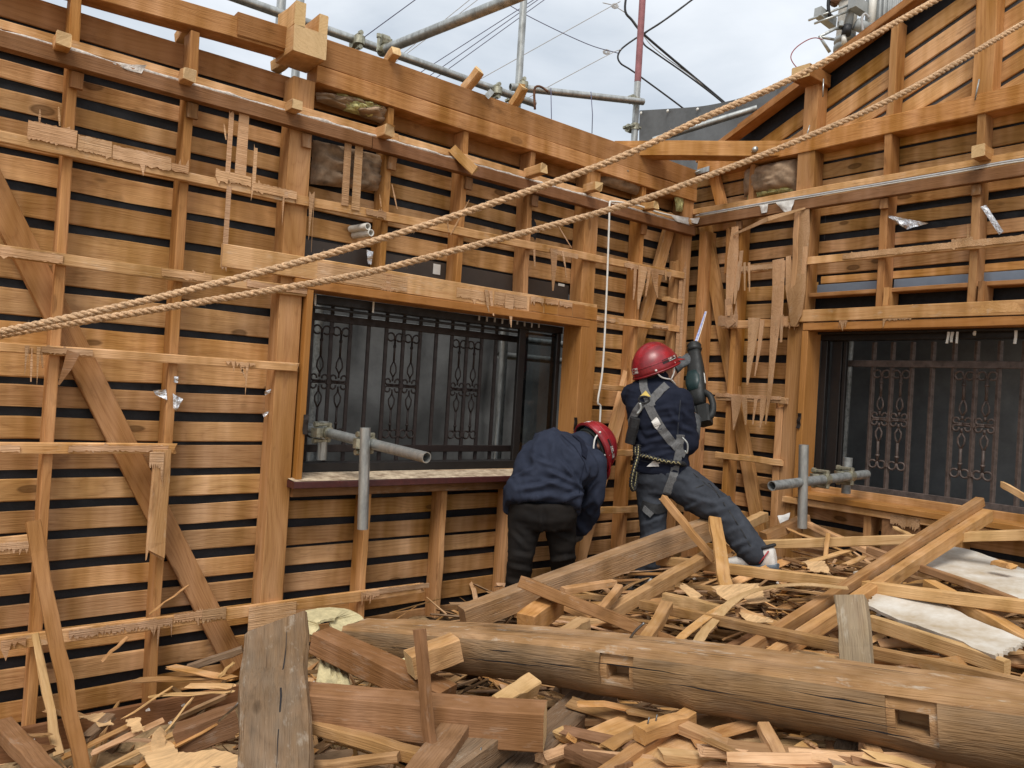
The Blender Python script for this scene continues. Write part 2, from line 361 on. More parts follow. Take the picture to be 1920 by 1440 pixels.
def spline(pts, n=8):
    """Catmull-Rom through points"""
    pts = [V(p) for p in pts]; out = []
    P_ = [pts[0] * 2 - pts[1]] + pts + [pts[-1] * 2 - pts[-2]]
    for i in range(1, len(P_) - 2):
        a, b, c, d = P_[i-1:i+3]
        for k in range(n):
            t = k / n
            out.append(0.5 * ((2 * b) + (c - a) * t + (2*a - 5*b + 4*c - d) * t*t + (3*b - a - 3*c + d) * t**3))
    out.append(pts[-1]); return out
def pipe_data(p0, p1, r, wall=0.004, n=16):
    """hollow pipe with open ends"""
    p0, p1 = V(p0), V(p1)
    a, fa = tube_data([p0, p1], r, n, cap=False); b, fb = tube_data([p0, p1], r - wall, n, cap=False)
    vs = a + b; fs = list(fa) + [tuple(i + 2*n for i in reversed(f)) for f in fb]
    for e in (0, n):
        for j in range(n):
            q = (e + j, e + (j + 1) % n, 2*n + e + (j + 1) % n, 2*n + e + j); fs.append(q if e else tuple(reversed(q)))
    return vs, fs
def pipe(name, p0, p1, r, mat, parent=None, **kw):
    vs, fs = pipe_data(p0, p1, r); return mesh_obj(name, vs, fs, mat, parent, origin=None if parent else (V(p0)+V(p1))/2, smooth=False, **kw)
def smooth_by_angle(o, deg=40):
    me = o.data
    for p in me.polygons: p.use_smooth = True
    bm = bmesh.new(); bm.from_mesh(me)
    for e in bm.edges:
        if len(e.link_faces) == 2 and e.calc_face_angle(0) > math.radians(deg): e.smooth = False
    bm.to_mesh(me); bm.free()
# ================================================================== SETTING: ground
mesh_obj('ground', [(-400, -400, -0.06), (400, -400, -0.06), (400, 400, -0.06), (-400, 400, -0.06)], [(0, 1, 2, 3)], 'soil', kind='structure')

# heap of broken house under the timbers: control heights (bearing x, y, height)
HEAP = [(50, 1400, .02), (300, 1400, .03), (430, 1330, .04), (600, 1250, .10), (700, 1400, .20), (950, 1440, .24), (1000, 1250, .24), (1200, 1420, .34),
        (1500, 1430, .40), (1900, 1430, .42), (1100, 1150, .27), (1000, 1110, .29), (1230, 1100, .31), (1400, 1100, .46), (1500, 1040, .48),
        (1700, 1020, .56), (1600, 1130, .55), (1850, 1150, .56), (1920, 1250, .52), (20, 1310, .0), (300, 1285, .02), (800, 1165, .22)]
HPTS = [PZ(x, y, z) for x, y, z in HEAP] + [V((0, 0, 0)), V((-1, 1, 0)), V((1, -1, 0.1)), V((-1, 3.3, 0)), V((0.2, 3.3, 0)), V((4.1, 3.3, .3)), V((4.1, 1.0, .55)), V((3, 0, .5)), V((1.2, .8, .2))]
def heap(u, v):
    s = ws = 0.0
    for p in HPTS:
        d2 = (p.x - u) ** 2 + (p.y - v) ** 2 + 0.03
        k = 1 / (d2 * d2); s += k * p.z; ws += k
    return s / ws
vs, fs, NX, NY = [], [], 90, 80
for j in range(NY + 1):
    for i in range(NX + 1):
        u = -1.2 + 5.53 * i / NX; v = -0.6 + 4.1 * j / NY
        vs.append((u, v, heap(u, v) + 0.035 * noise.noise(V((u * 6, v * 6, 0))) + 0.02 * noise.noise(V((u * 19, v * 19, 3)))))
for j in range(NY):
    for i in range(NX):
        a = j * (NX + 1) + i; fs.append((a, a + 1, a + NX + 2, a + NX + 1))
mesh_obj('rubble_ground', vs, fs, 'soil_shaded', kind='structure', smooth=True)
fl = [f for f in fs if (lambda c: (c.x * _r.x + c.y * _r.y) < -.42 + .18 * noise.noise(c * 2.3) and c.y > .9)(sum((V(vs[i]) for i in f), V()) / 4)]
ids = sorted({i for f in fl for i in f}); mp_ = {i: k for k, i in enumerate(ids)}
mesh_obj('sawdust_ground', [V(vs[i]) + V((0, 0, .006 + .008 * noise.noise(V(vs[i]) * 11))) for i in ids], [tuple(mp_[i] for i in f) for f in fl], 'soil', kind='structure', smooth=True)

# ================================================================== helpers for torn sheets on a wall
def scrap(name, plane, off, a0, a1, z0, z1, parent, n=12, down=0.0, up=0.0, mat='wood_torn', th=0.003, lean=0.0, seed=None, pw=1.6):
    """a remnant of torn panelling: a thin sheet with splintered lower/upper edges"""
    r = random.Random(seed if seed is not None else int(a0 * 1000) * 31 + int(z0 * 1000))
    if n > 5: n = int(n * 2.2); pw = pw * 1.7
    F, B = [], []; r_off = r.uniform(0, 40)
    cuts = sorted([0.0, 1.0] + [min(.98, max(.02, i / n + r.uniform(-.85, .85) / n)) for i in range(1, n)])
    for i in range(n + 1):
        a = a0 + (a1 - a0) * cuts[i]
        cl = min(1, max(0, .35 + 1.5 * noise.noise(V((a * 14, z0 * 3, r_off))))) if n > 5 else 1
        if n > 5 and r.random() < .45: cl *= .08
        lo = z0 - (down * cl * r.random() ** pw if i % 2 else -0.15 * down * r.random() * (1 if down else 0)) + .003 * r.random()
        hi = z1 + (up * cl * r.random() ** pw if i % 2 == 0 else 0) - .004 * r.random()
        d = off - r.uniform(0, 0.0007)
        for z, ex in ((lo, lean * (1 if down else 0)), (hi, lean if up else 0)):
            aa = a + (r.uniform(-.25, .25) * (a1 - a0) / n if z == lo else 0)
            if plane == 'L': F.append((aa, d - ex * abs(z - z0), z)); B.append((aa, d + th - ex * abs(z - z0), z))
            else: F.append((d - ex * abs(z - z0), aa, z)); B.append((d + th - ex * abs(z - z0), aa, z))
    k = len(F); fs = []
    for i in range(n):
        q = (2*i, 2*i + 2, 2*i + 3, 2*i + 1)
        fs.append(q); fs.append(tuple(x + k for x in reversed(q)))
        fs.append((2*i, k + 2*i, k + 2*i + 2, 2*i + 2)); fs.append((2*i + 1, 2*i + 3, k + 2*i + 3, k + 2*i + 1))
    fs += [(0, 1, k + 1, k), (2*n, k + 2*n, k + 2*n + 1, 2*n + 1)]
    ctr = V(F[0])
    return mesh_obj(name, F + B, fs, mat, parent, origin=ctr)
def mesh_sliver(name, pts_w, th, mat, parent, nrm):
    """a single long splinter: centre line points with widths, lying in a wall plane with normal nrm"""
    F = []; n = V(nrm)
    for i, (p, w) in enumerate(pts_w):
        a = V(pts_w[max(i-1, 0)][0]); b = V(pts_w[min(i+1, len(pts_w)-1)][0]); s = (b - a).cross(n).normalized() * w / 2
        F += [V(p) - s, V(p) + s]
    k = len(F); B = [p + n * th for p in F]; fs = []
    for i in range(len(pts_w) - 1):
        q = (2*i, 2*i + 1, 2*i + 3, 2*i + 2); fs += [q, tuple(x + k for x in reversed(q)), (2*i, 2*i + 2, k + 2*i + 2, k + 2*i), (2*i + 1, k + 2*i + 1, k + 2*i + 3, 2*i + 3)]
    m = 2 * (len(pts_w) - 1); fs += [(0, k, k + 1, 1), (m, m + 1, k + m + 1, k + m)]
    return mesh_obj(name, F + B, fs, mat, parent, origin=F[0])
def sheet(name, corners, nx, ny, mat, parent=None, amp=0.02, fs_=3.0, th=0.0, crease=0.0, edge=0.0, seed=0, **kw):
    """a hanging or lying sheet between four corners (a b along the top, d c below), with real folds"""
    a, b, c, d = [V(p) for p in corners]; nrm = (b - a).cross(d - a).normalized(); vs, fs = [], []
    r = random.Random(seed)
    for j in range(ny + 1):
        for i in range(nx + 1):
            s, t = i / nx, j / ny
            p = a.lerp(b, s).lerp(d.lerp(c, s), t)
            q = p * fs_ + V((seed, 0, 0))
            h = noise.noise(q) + 0.5 * noise.noise(q * 2.3)
            if crease: h += crease * (abs(noise.noise(V((q.x * 2.5, q.y * 2.5, q.z * 0.4)))) * 2 - 0.6)
            if edge and (i in (0, nx) or j in (0, ny)): p = p + (b - a).normalized() * r.uniform(-edge, edge) + (d - a).normalized() * r.uniform(-edge, edge)
            vs.append(p + nrm * amp * h)
    for j in range(ny):
        for i in range(nx):
            k = j * (nx + 1) + i; fs.append((k, k + 1, k + nx + 2, k + nx + 1))
    if th:
        k = len(vs); vs += [p - nrm * th for p in vs]; fs2 = [tuple(x + k for x in reversed(f)) for f in fs]
        rim = [i for i in range(nx)] ; W = nx + 1
        for i in range(nx): fs2 += [(i, k + i, k + i + 1, i + 1), (ny*W + i, ny*W + i + 1, k + ny*W + i + 1, k + ny*W + i)]
        for j in range(ny): fs2 += [(j*W, (j+1)*W, k + (j+1)*W, k + j*W), (j*W + nx, k + j*W + nx, k + (j+1)*W + nx, (j+1)*W + nx)]
        fs = fs + fs2
    return mesh_obj(name, vs, fs, mat, parent, origin=a if parent is None else None, smooth=not th, **kw)
def pillow(name, corners, depth, mat, parent=None, seed=0, n=22, rag=0.0, wr=0.012, **kw):
    """a packed batt: bulging front, wrinkled; corners a b (top) c d (bottom)"""
    a, b, c, d = [V(p) for p in corners]; nrm = (b - a).cross(d - a).normalized()
    if nrm.dot(CAM - a) < 0: nrm = -nrm
    vs, fs = [], []
    for j in range(n + 1):
        for i in range(n + 1):
            s, t = i / n, j / n
            p = a.lerp(b, s).lerp(d.lerp(c, s), t)
            bul = (1 - (2*s - 1) ** 4) * (1 - (2*t - 1) ** 4)
            q = V((s * 4 + seed, t * 2.2, seed)); w = abs(noise.noise(q * 1.4)) * 2 + abs(noise.noise(q * 3.3)) - 0.8
            p = p + nrm * (depth * bul ** 0.6 + wr * w * (bul + .2)) 
            if rag and j == n: p = p + (d - a).normalized() * rag * noise.noise(V((s * 9, seed, 0)))
            vs.append(p)
    for j in range(n):
        for i in range(n):
            k = j * (n + 1) + i; fs.append((k, k + 1, k + n + 2, k + n + 1))
    return mesh_obj(name, vs, fs, mat, parent, origin=a if parent is None else None, smooth=True, **kw)

# ================================================================== LEFT WALL (plane of the posts v = 3.40)
LW = thing('timber_wall', 'stripped timber wall left of the corner, slatted boards and a wide barred window', 'wall', (2.0, 3.45, 0))
ROWS = [(2.735, 2.842), (2.615, 2.713), (2.505, 2.578), (2.392, 2.468), (2.255, 2.366), (2.128, 2.222), (1.996, 2.098), (1.872, 1.968), (1.762, 1.864), (1.628, 1.734),
        (1.507, 1.602), (1.391, 1.498), (1.275, 1.362), (1.150, 1.243), (1.033, 1.136), (.906, .998), (.786, .876), (.667, .755), (.549, .637), (.424, .517), (.303, .401), (.177, .265), (.055, .146)]
WU0, WU1, WZ0, WZ1 = 1.475, 3.34, 1.00, 2.06          # hole for the window and its shutter box
VB = (3.505, 3.515)
ROWS = [(a + random.uniform(.001, .005), b - random.uniform(.001, .005)) for a, b in ROWS]
for i, (z0, z1) in enumerate(ROWS):
    d = random.uniform(-.006, .006); m_ = 'wood_board_brown' if i in (0,) else 'wood_board'
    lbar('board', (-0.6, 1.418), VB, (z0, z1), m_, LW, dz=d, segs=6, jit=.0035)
    o = random.uniform(-.012, .012)
    if z1 > WZ0 + .02 and z0 < WZ1 + .03:
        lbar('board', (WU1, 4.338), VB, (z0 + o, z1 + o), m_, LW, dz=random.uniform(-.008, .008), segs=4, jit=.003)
    else:
        if i == 0: o = 0.0; m_ = 'wood_board_brown'
        if i == 1: m_ = 'wood_board_brown'
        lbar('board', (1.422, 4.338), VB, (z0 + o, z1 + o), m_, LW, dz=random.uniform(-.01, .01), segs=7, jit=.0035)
# black felt behind the boards, in four sheets round the window
for k, (u0, u1, z0, z1) in enumerate(((-.6, WU0 + .02, -.1, 2.80), (WU0 + .02, WU1 - .02, -.1, WZ0), (WU0 + .02, WU1 - .02, WZ1, 2.80), (WU1 - .02, 4.37, -.1, 2.80))):
    sheet('felt_sheet', [(u0, 3.5185, z1), (u1, 3.5185, z1), (u1, 3.5185, z0), (u0, 3.5185, z0)], 24, 16, 'felt', LW, amp=.002, fs_=5, seed=k)
# posts, studs, braces
lbar('post', (1.362, 1.468), (3.397, 3.502), (.0, 2.81), 'wood_post', LW, 'z', segs=6)
lbar('post', (3.222, 3.332), (3.399, 3.502), (.0, 2.808), 'wood_post', LW, 'z', segs=6)
lbar('post', (4.130, 4.232), (3.400, 3.502), (.0, 2.808), 'wood_post', LW, 'z', segs=6)
for ur, z0, z1 in ((.515, .04, 2.62), (.945, .04, 2.62), (1.890, 2.005, 2.806), (2.347, 2.005, 2.806), (2.806, 2.005, 2.806), (1.893, .04, .965), (2.344, .04, .965), (2.792, .04, .965), (3.748, .04, 2.806)):
    lbar('stud', (ur - .034, ur), (3.402, 3.503), (z0, z1), 'wood_post', LW, 'z', segs=6, jit=.003)
for ur, zt in ((.512, 2.93), (.952, 2.868)):
    lbar('stud', (ur - .036, ur), (3.404, 3.503), (2.624, zt), 'wood_post', LW, 'z', segs=3)
lbar('stud', (4.075, 4.118), (3.398, 3.45), (.05, 2.4), 'wood_post', LW, 'z', segs=5, jit=.004, jag=(0, .05))
def flat_brace(p0, p1, width, th, mat):
    return timber('brace', p0, p1, width, th, mat, LW, (0, 1, 0), segs=5, jit=.002)
flat_brace((.195, 3.476, 2.235), (1.30, 3.476, .13), .098, .040, 'wood_post')
flat_brace((4.085, 3.462, 2.70), (3.33, 3.462, .20), .088, .036, 'wood_strip')
# battens still nailed across, with the splintered edge of the panelling
def batten(u0, u1, z0, z1, mat='wood_strip', v=(3.374, 3.394), dz=0.0, **kw):
    return lbar('batten', (u0, u1), v, (z0, z1), mat, LW, dz=dz, segs=8, jit=.0028, jag=kw.get('jag', (.0, .03)))
batten(-.6, 1.40, 2.236, 2.276); batten(1.40, 4.16, 2.236, 2.280, dz=.035)
batten(-.6, 1.53, 1.822, 1.866); batten(-.6, 1.475, 1.480, 1.516); batten(-.6, .965, 1.108, 1.150)
batten(-.6, .455, .738, .803); batten(-.6, 2.26, .383, .434, jag=(0, .09))
batten(3.30, 4.14, 1.898, 1.94, dz=.012); batten(3.345, 3.70, 1.488, 1.522); batten(3.42, 3.78, 1.08, 1.118); batten(3.36, 3.95, .73, .772, dz=-.02)
batten(3.95, 4.15, 2.10, 2.13); 
lbar('batten', (.862, .932), (3.352, 3.372), (.62, 1.125), 'wood_strip', LW, 'z', segs=4, jit=.004, jag=(.12, .0))
lbar('header', (1.09, 3.335), (3.370, 3.3945), (1.902, 2.002), 'wood_strip', LW, segs=7, jit=.002, jag=(0, 0))
# pale nailing strip and dark moulding along the old ceiling line, plaster left in between
lbar('ceiling_strip', (-.6, 1.9), (3.372, 3.3955), (2.640, 2.676), 'wood_strip', LW, segs=6); lbar('ceiling_strip', (1.902, 4.21), (3.372, 3.3955), (2.640, 2.676), 'wood_strip', LW, segs=6)
lbar('ceiling_moulding', (-.6, 1.75), (3.350, 3.3935), (2.566, 2.626), 'wood_strip_dark', LW, segs=6); lbar('ceiling_moulding', (1.754, 4.2), (3.350, 3.3935), (2.566, 2.626), 'wood_strip_dark', LW, segs=6)
pts, rads = [], []
for i in range(160):
    u = -.6 + 4.75 * i / 159; k = noise.noise(V((u * 9, 0, 5)))
    pts.append(V((u, 3.366 - .004 * k, 2.632 + .004 * noise.noise(V((u * 21, 3, 0)))))); rads.append(max(.003, .008 + .010 * k))
tube('plaster_bead', pts, rads, 'caulk', LW, n=6)
for (x, y, w, h, dv) in ((118, 78, .05, .05, .10), (353, 143, .05, .05, .09), (553, 197, .05, .045, .09), (725, 247, .05, .05, .10), (878, 302, .042, .05, .09), (1000, 322, .045, .05, .16), (1112, 352, .05, .05, .12), (1220, 387, .045, .045, .12)):
    p = PL(x, y, 3.31); s = .06 if w == .042 else 0
    timber('stub', (p.x - s, 3.37, p.z + s), (p.x + s * .5, 3.37 - dv, p.z - s), w, h, 'wood_strip', LW, segs=2, jit=.003, jag=(0, .02), endmat='wood_end')
for ur in (.50, .925, 1.43, 1.875, 2.34, 2.80, 3.72):
    lbar('hanger_block', (ur - .012, ur + .032), (3.380, 3.3995), (2.50, 2.562), 'wood_debris_brown', LW, 'z', segs=2)
# head beams
timber('head_beam', (-.6, 3.45, 2.862), (1.36, 3.45, 2.952), .10, .092, 'wood_post', LW, segs=6, jit=.003)
timber('head_beam', (1.10, 3.446, 2.958), (1.45, 3.446, 2.97), .105, .10, 'wood_board_brown', LW, segs=2)
lbar('head_beam', (1.47, 4.24), (3.392, 3.505), (2.893, 3.024), 'wood_board_brown', LW, segs=8, jit=.003)
lbar('head_beam', (1.47, 4.24), (3.388, 3.505), (2.810, 2.8905), 'wood_post', LW, segs=8, jit=.003)
# notched beam end on top of the post
o = thing('notched_beam_end', 'sawn timber end with a deep notch, sitting on top of the left wall post', 'timber', (1.42, 3.4, 2.95))
p = PL(583, 60, 3.30)
for nm, du, dz, w, h in (('block', 0, -.045, .155, .115), ('prong', -.052, .065, .05, .105), ('prong', .056, .055, .042, .085)):
    timber(nm, (p.x + du, 3.30, p.z + dz), (p.x + du, 3.50, p.z + dz), w, h, 'wood_strip', o, segs=2, jit=.003, endmat='wood_end')
# torn panelling
def ls(a0, a1, z0, z1, n, down=0, up=0, mat='wood_torn', off=3.368, nm='torn_panel', seed=None, pw=1.6):
    return scrap(nm, 'L', off, a0, a1, z0, z1, LW, n, down, up, mat, seed=seed, pw=pw)
ls(.36, .52, 2.268, 2.338, 10, .03, .05); ls(.524, .64, 2.262, 2.325, 8, .05, .012); ls(.644, .86, 2.258, 2.316, 12, .05, .01); ls(.862, .93, 2.262, 2.296, 6, .05, .05)
ls(1.04, 1.19, 2.262, 2.31, 8, .10, .03); ls(1.08, 1.10, 2.30, 2.56, 3, 0, .03); ls(1.122, 1.165, 2.30, 2.575, 3, 0, .02); ls(1.195, 1.21, 2.26, 2.44, 3, .16, .02)
ls(1.2, 1.40, 2.25, 2.29, 16, .02, .06); ls(1.46, 1.485, 2.26, 2.29, 3, .24, .03); ls(1.335, 1.36, 2.25, 2.28, 3, .20, .02)
ls(1.62, 1.655, 2.27, 2.59, 3, 0, .01, off=3.372); ls(1.675, 1.715, 2.26, 2.595, 3, 0, .01, off=3.372); ls(1.75, 1.86, 2.25, 2.28, 9, .03, .12)
ls(1.09, 1.11, 1.90, 2.25, 3, .02, 0, off=3.372)
ls(-.1, .5, 1.826, 1.862, 26, .012, .014); ls(.85, 1.05, 1.83, 1.862, 10, .012, .02); ls(1.2, 1.5, 1.832, 1.86, 14, .012, .05)
ls(.45, .62, 1.486, 1.512, 9, .03, .012); ls(.395, .41, 1.49, 1.51, 3, .14, 0); ls(.434, .446, 1.49, 1.51, 3, .13, 0); ls(1.13, 1.26, 1.486, 1.505, 6, .16, .0, seed=5)
mesh_sliver('splinter', [(PL(138, 660, 3.362), .045), (PL(126, 690, 3.36), .03), (PL(110, 722, 3.36), .006)], .004, 'wood_debris_brown', LW, (0, 1, 0))
ls(.56, .92, 1.114, 1.142, 18, .05, .03); ls(.845, .90, 1.05, 1.12, 6, .16, 0, off=3.347); ls(.2, .4, 1.114, 1.14, 8, .03, .05)
ls(.33, .45, .752, .785, 10, .05, .0)
ls(.38, .46, .39, .425, 5, .17, 0); ls(.60, .98, .392, .428, 26, .14, .02); ls(.985, 1.10, .40, .44, 10, .09, .02); ls(1.10, 1.20, .39, .445, 9, .11, 0); ls(1.30, 1.52, .25, .43, 12, .0, .008); ls(1.85, 1.95, .40, .43, 8, .12, .02); ls(1.95, 2.24, .41, .436, 18, .012, .012)
ls(1.52, 2.0, 1.91, 1.99, 16, .02, 0); ls(1.86, 1.93, 1.90, 1.99, 8, .05, .09); ls(2.30, 2.50, 1.92, 1.975, 12, .05, .02); ls(2.55, 2.78, 1.91, 1.985, 16, .09, .0); ls(2.62, 2.68, 1.90, 1.98, 4, .16, 0, off=3.36, seed=9)
for a in (2.80, 2.91, 3.02, 3.13, 3.23): ls(a, a + .104, 1.906, 1.985, 5, .0, .006, off=3.366, mat='wood_casing' )
for a in (2.80, 2.91, 3.02): ls(a, a + .1, 1.958, 1.990, 9, .045, .004, off=3.361)
ls(2.95, 3.15, 2.25, 2.28, 10, .03, .02); ls(3.55, 4.0, 2.262, 2.295, 20, .03, .02); ls(3.32, 3.5, 1.905, 1.935, 8, .05, .02); ls(3.85, 4.0, 1.915, 1.94, 8, .07, .01)
ls(4.1, 4.135, 1.3, 2.25, 4, .12, .12, off=3.38); ls(4.145, 4.17, 1.5, 2.32, 4, .12, .12, off=3.385)
for (x0, y0, x1, y1) in ((420, 232, 424, 262), (75, 205, 74, 232), (110, 200, 112, 236), (60, 652, 58, 716), (78, 655, 80, 690), (448, 680, 462, 712), (460, 682, 452, 700), (735, 345, 745, 392), (712, 365, 715, 388), (880, 375, 845, 440), (838, 410, 842, 436), (1045, 420, 1072, 465), (1057, 470, 1062, 520)):
    a, b = PL(x0, y0, 3.37), PL(x1, y1, 3.37); mesh_sliver('splinter', [(a, .003), ((a + b) / 2, .008), (b, .004)], .003, 'wood_torn', LW, (0, 1, 0))

# window in the left wall: casing > sill, sash, pane ...
me = box_mesh('window_casing', 3.335 - 1.482, .158, .042, 6, .001, .003)
WL = link('window_casing', me, 'wood_casing', LW, frame(V((1.482, 3.438, 1.879)), V((3.206, 3.438, 1.879))))
lbar('jamb', (3.2065, 3.338), (3.362, 3.520), (1.0, 1.9), 'wood_casing', WL, 'z', segs=5, jit=.0008)
lbar('jamb', (1.478, 1.508), (3.362, 3.520), (.985, 1.857), 'wood_casing', WL, 'z', segs=5, jit=.0008)
sl_ = mesh_obj('sill', *merge(((lambda o: (o[0], o[1]))(([(1.452, 3.318, .985), (3.31, 3.318, .985), (3.31, 3.52, 1.0), (1.452, 3.52, 1.0)], [(0, 1, 2, 3)])))), 'sill_top', WL)
lbar('sill_edge', (1.45, 3.312), (3.314, 3.515), (.952, .9835), 'sill_red', WL, jit=.0008, segs=5)
lbar('apron', (1.47, 3.24), (3.375, 3.402), (.905, .950), 'wood_debris_brown', WL, segs=5)
for nm, u, z in (('sash_frame', (1.51, 3.205), (1.815, 1.857)), ('sash_frame', (1.51, 3.205), (1.001, 1.045)), ('track_rail', (1.51, 3.205), (1.76, 1.775))):
    if nm == 'track_rail': lbar(nm, u, (3.545, 3.56), (1.79, 1.803), 'sash', WL, jit=.0003, segs=2)
    else: lbar(nm, u, (3.522, 3.60), z, 'sash', WL, jit=.0003, segs=2)
lbar('sash_stile', (2.875, 2.925), (3.53, 3.555), (1.046, 1.814), 'sash', WL, 'z', jit=.0003, segs=2)
lbar('sash_stile', (2.93, 2.97), (3.56, 3.585), (1.046, 1.814), 'sash', WL, 'z', jit=.0003, segs=2)
lbar('sash_stile', (3.17, 3.204), (3.53, 3.585), (1.046, 1.814), 'sash', WL, 'z', jit=.0003, segs=2)
mesh_obj('pane', [(2.972, 3.572, 1.05), (3.168, 3.572, 1.05), (3.168, 3.572, 1.81), (2.972, 3.572, 1.81)], [(0, 1, 2, 3)], 'glass', WL)
mesh_obj('pane', [(2.927, 3.543, 1.05), (3.168, 3.543, 1.05), (3.168, 3.543, 1.81), (2.927, 3.543, 1.81)], [(0, 1, 2, 3)], 'glass', WL)
for (u, z) in ((1.507, 1.24), (3.2, 1.27)): lbar('hinge', (u - .012, u + .012), (3.356, 3.361), (z - .045, z + .045), 'brass_dark', WL, 'z', segs=4, jit=.003)
lbar('shutter_box', (1.49, 3.22), (3.508, 3.70), (1.935, 2.112), 'shutter_box', LW, segs=4, jit=.0005)
lbar('shutter_box_tag', (2.235, 2.28), (3.504, 3.5065), (2.045, 2.10), 'tag_white', LW, jit=.0003, segs=1); lbar('shutter_box_tag', (3.13, 3.18), (3.504, 3.5065), (2.10, 2.115), 'tag_white', LW, jit=.0003, segs=1)
for i in range(9): lbar('curtain_hook', (2.55 + .055 * i, 2.56 + .055 * i), (3.50, 3.508), (1.835 - random.uniform(.0, .01), 1.857), 'cable_grey', WL, 'z', jit=.001, segs=1)
for (x, y) in ((590, 560), (700, 555)): p = PL(x, y, 3.5); lbar('curtain_hook', (p.x, p.x + .01), (3.50, 3.506), (1.80, 1.856), 'white_plastic', WL, 'z', jit=.001, segs=1)

# ================================================================== RIGHT WALL (plane of the posts u = 4.24)
RW = thing('timber_wall', 'stripped timber wall right of the corner with slanting gable boards and a barred window', 'wall', (4.3, 2.2, 0))
UB = (4.345, 4.355); RWV = 2.525
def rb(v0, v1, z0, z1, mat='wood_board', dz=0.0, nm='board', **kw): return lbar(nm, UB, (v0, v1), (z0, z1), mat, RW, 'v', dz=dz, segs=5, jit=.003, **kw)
for i, (z0, z1) in enumerate(ROWS[:21]):
    o = random.uniform(-.01, .01)
    if z0 + o > 2.60: rb(.6, 3.50, z0 + o, z1 + o, dz=random.uniform(-.01, .01))
    elif z0 > 2.19: rb(.6, 3.50, z0 + o, z1 + o, dz=random.uniform(-.01, .01))
    elif z1 > 2.10: rb(RWV, 3.50, z0 + o, z1 + o); 
    elif z0 > .95: rb(RWV + .02, 3.50, z0 + o, z1 + o, dz=random.uniform(-.006, .006))
    elif z0 > .25: rb(.6, 3.50, z0 + o, z1 + o, dz=random.uniform(-.008, .008))
rb(.6, 3.50, 2.842, 2.93); rb(.6, 3.5, 2.945, 3.02)
rb(.6, RWV - .02, 2.20, 2.245)
for k, (v0, v1, z0, z1) in enumerate(((RWV - .02, 3.53, -.1, 3.05), (.4, RWV - .02, -.1, .95), (.4, RWV - .02, 2.02, 3.05))):
    sheet('felt_sheet', [(4.3585, v0, z1), (4.3585, v1, z1), (4.3585, v1, z0), (4.3585, v0, z0)], 20, 16, 'felt', RW, amp=.002, fs_=5, seed=10 + k)
SLP = .432                                        # roof pitch on the gable
def gz(v, at=3.293, v0=3.023): return at + (v0 - v) * SLP
mesh_obj('felt_sheet', [(4.362, 3.45, 3.04), (4.362, .6, 3.04), (4.362, .6, gz(.6)), (4.362, 3.45, gz(3.45))], [(0, 1, 2, 3)], 'felt', RW)
lp = [(4.3595, v, z) for v, z in ((3.0, 3.05), (.6, 3.05), (.6, gz(.6, 3.163, 3.005)), (3.0, gz(3.0, 3.163, 3.005)))]
mesh_obj('underlay_sheet', lp, [(0, 1, 2, 3)], 'felt_grey', RW)
# gable boards, parallel to the rafters, each cut off above the tie beam
for k in range(9):
    zo = 3.115 - k * .1275; h = .094
    vb = 3.005 + (zo - 3.06) / SLP                # where its line meets the tie beam
    v_hi = .6
    v_lo = min(vb - .0, 3.05)
    if v_lo - v_hi < .1: continue
    p0 = V((4.352, v_lo, zo + (3.005 - v_lo) * SLP)); p1 = V((4.352, v_hi, zo + (3.005 - v_hi) * SLP))
    timber('gable_board', p0, p1, .014, h, 'wood_board', RW, (0, 0, 1), segs=6, jit=.003)
timber('rafter', (4.29, 3.42, gz(3.42) - .018), (4.29, .5, gz(.5) - .018), .10, .036, 'wood_board_brown', RW, (0, 0, 1), segs=6)
mesh_obj('roof_board', [(4.25, 3.1, gz(3.1) + .004), (4.25, .5, gz(.5) + .004), (5.08, .5, gz(.5) + .004), (5.08, 3.1, gz(3.1) + .004), (4.25, 3.1, gz(3.1) + .016), (4.25, .5, gz(.5) + .016), (5.08, .5, gz(.5) + .016), (5.08, 3.1, gz(3.1) + .016)],
         [(0, 1, 2, 3), (7, 6, 5, 4), (0, 4, 5, 1), (1, 5, 6, 2), (2, 6, 7, 3), (3, 7, 4, 0)], 'wood_board_brown', RW)  # eave; its outer part is lengthened out of view to shade the right window
# posts, studs
lbar('tie_beam', (4.228, 4.342), (.5, 3.39), (2.990, 3.092), 'wood_post', RW, 'v', segs=7, jit=.003)
lbar('post', (4.237, 4.342), (2.528, 2.640), (.2, 2.988), 'wood_post', RW, 'z', segs=6)
lbar('gable_post', (4.237, 4.342), (2.528, 2.618), (3.094, 3.40), 'wood_post', RW, 'z', segs=3)
lbar('gable_post', (4.237, 4.342), (1.578, 1.675), (3.094, 3.86), 'wood_post', RW, 'z', segs=3)
timber('purlin_end', (4.10, 2.565, 3.425), (4.33, 2.565, 3.425), .12, .075, 'wood_board_brown', RW, segs=2, endmat='wood_end')
lbar('gable_stud', (4.24, 4.342), (2.072, 2.112), (3.094, 3.62), 'wood_post', RW, 'z', segs=3)
for v1, z0, z1 in ((2.112, 2.032, 2.988), (1.645, 2.032, 2.988), (1.18, 2.032, 2.988), (3.055, .3, 2.60), (2.112, .3, .92), (1.645, .3, .92)):
    lbar('stud', (4.240, 4.342), (v1 - .040, v1), (z0, z1), 'wood_post', RW, 'z', segs=6, jit=.003)
lbar('stud', (4.240, 4.342), (2.945, 2.978), (2.69, 2.988), 'wood_post', RW, 'z', segs=2)
lbar('stud', (4.240, 4.342), (3.10, 3.13), (2.30, 2.60), 'wood_post', RW, 'z', segs=2)
lbar('stud', (4.238, 4.342), (3.285, 3.345), (.3, 2.60), 'wood_post', RW, 'z', segs=6, jit=.003)
